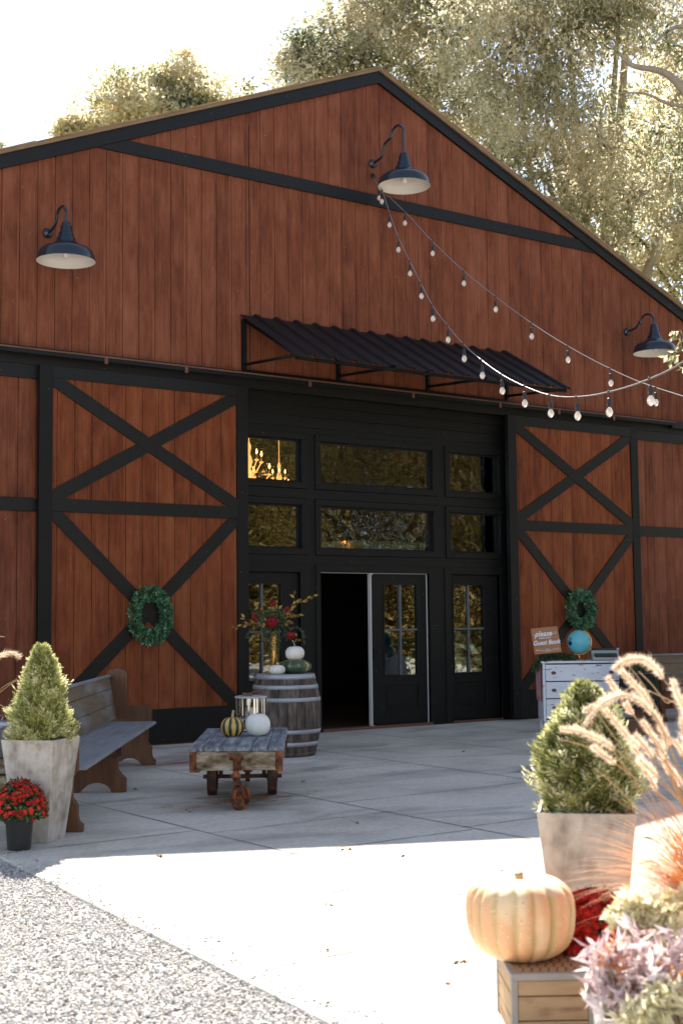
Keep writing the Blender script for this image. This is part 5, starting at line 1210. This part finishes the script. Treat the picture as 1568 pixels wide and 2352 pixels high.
# big tree to the right
tree('willow_oak_tree', 'huge spreading tree with drooping foliage filling the upper right', (13.5, 9.0, -.06), 8.0,
     [lump(1180, 120, 28, 1.4), lump(1300, 60, 28, 1.5), lump(1420, 40, 27.5, 1.0), lump(1250, 250, 28, 1.5), lump(1380, 330, 28, 1.25), lump(1250, 400, 28.5, 1.2), lump(1340, 490, 28.5, 1.0), lump(1560, 330, 28, 1.0), lump(1600, 120, 28, 1.2), lump(1450, 440, 28, 1.1), lump(1200, -80, 28, 1.8), lump(1450, -90, 28, 1.8)],
     50000, .13, .38, M['leafB'], M['barkpale'], .36, .6, cl=.20, per=34)
bt = bpy.data.objects['trunk']
tree('oak_tree', 'paler sunlit tree low behind the right roof slope', (18.5, 8.5, -.06), 6.0,
     [lump(1480, 560, 32, 1.6), lump(1590, 620, 32, 1.3), lump(1570, 480, 32.5, 1.5), lump(1660, 520, 32, 1.5), lump(1420, 420, 33, 1.5), lump(1530, 300, 34, 1.8), lump(1600, 160, 34, 1.8), lump(1680, 680, 32, 1.5)],
     26000, .15, .5, M['leafA'], M['bark'], .3, .1, cl=.22, per=34)
# long bare limb of the big tree
lb_ = thing('dead_branch', 'bare pale branch arching in from the upper right edge', 'branch', tuple(at(1600, 260, 26.5)))
R_ = at(1600, 260, 26.5); b = MB()
b.tube([p-R_ for p in smooth_path([at(1640, 300, 26.5), at(1568, 205, 26.5), at(1520, 165, 26.5), at(1450, 150, 26.5), at(1420, 120, 26.5)])], list(np.linspace(.11, .03, 21)), 8)
b.tube([p-R_ for p in smooth_path([at(1640, 90, 26.6), at(1560, 60, 26.6), at(1500, 100, 26.6)])], list(np.linspace(.07, .02, 11)), 7)
b.tube([p-R_ for p in smooth_path([at(1640, 250, 26.4), at(1540, 240, 26.4), at(1480, 215, 26.4), at(1400, 215, 26.4)])], list(np.linspace(.05, .012, 16)), 7)
b.build('limb', M['barkpale'], lb_)
# oak twig hanging near the right lamp
ot = thing('oak_twig', 'leafy oak twig hanging into the right edge below the lamp', 'branch', tuple(at(1590, 770, 9)))
R_ = at(1590, 770, 9.); P = np.array([list(at(x, y, 9.)-R_) for x, y in ((1545, 768), (1555, 775), (1562, 790), (1550, 800), (1530, 815), (1545, 825), (1560, 815), (1565, 840), (1556, 765), (1538, 828), (1568, 800), (1560, 782))]); P = np.repeat(P, 4, 0)+rng.normal(size=(48, 3))*.012
quads('leaves', leaf_arrays(P, rng.normal(size=(48, 3))+np.array([-.4, 0, -.4]), .065, .028, .1), M['leafA'], ot, np.repeat(rng.uniform(.1, .55, 48), 4))
MB().tube([at(x, y, 9.)-R_ for x, y in ((1640, 740), (1575, 770), (1550, 800), (1540, 822))], .003, 5).build('twig', M['twig'], ot)
# trees across the yard, facing the barn: seen mirrored in the glass
for i, (x, y, h) in enumerate(((1, -30, 9), (9, -27, 11), (16, -31, 10), (23, -27, 12), (31, -32, 11), (38, -26, 12), (5, -38, 14), (27, -38, 14), (14, -40, 15), (45, -34, 13), (20, -36, 14), (34, -39, 15), (41, -37, 14), (10, -34, 12), (50, -30, 13), (12, -24, 7))):
    L_l = [((x+rng.uniform(-2.5, 2.5), y+rng.uniform(-2, 2), z), (2.8, 2.6, 1.9)) for z in np.linspace(1.2, h, 8)]
    tree('yard_tree', ['broad tree across the yard behind the viewer', 'tall tree across the yard behind the viewer'][i % 2], (x, y, -.06), h*.5, L_l, 11000, .40, .6, M['leafC'], M['barkpale'], .3, cl=.5, per=40, group='trees across the yard facing the barn', limbs=False)

tree('yard_tree', 'unseen leafy tree right of the picture, added to shade the barn', (9.5, -7.0, -.06), 3.2, [((8.2, -6.5, 6.5), (2.4, 2.6, 2.0)), ((10, -8.5, 7.5), (2.6, 2.6, 2.2)), ((9.5, -5.5, 8.5), (2.6, 2.4, 2)), ((11, -6, 5.5), (2.4, 2.4, 1.8)), ((7.8, -8.8, 5.0), (1.8, 1.8, 1.3))], 16000, .22, .5, M['leafC'], M['barkpale'], .3, cl=.45, per=50, group='trees across the yard facing the barn', limbs=False)  # out of view, added to block sky light from the right side of the barn
# small fallen leaves on the patio
dl_ = [(-6.52, -6.42), (-5.55, -6.92), (-6.9, -5.3), (-5.3, -8.0), (-6.1, -9.0), (-6.25, -9.15), (-5.9, -8.8), (-3.9, -4.0), (-1.2, -2.9), (1.2, -3.0), (-5.2, -3.5), (-4.9, -6.1), (-5.5, -4.9), (-6.9, -7.6), (-6.5, -8.1), (-7.0, -8.8), (-6.7, -9.3), (-5.4, -7.3), (-6.95, -9.5)]
for i, (x, y) in enumerate(dl_):
    P = np.array([[0, 0, .006]]*3)+rng.normal(size=(3, 3))*np.array([.006, .006, .002]); o = quads('fallen_leaf', leaf_arrays(P, rng.normal(size=(3, 3))*np.array([1, 1, .25]), .032, .018, .12), M['dryleaf']); o.location = (x, y, .004)
    tag(o, 'small dry brown leaf lying on the concrete patio', 'leaf', 'fallen leaves on the patio')
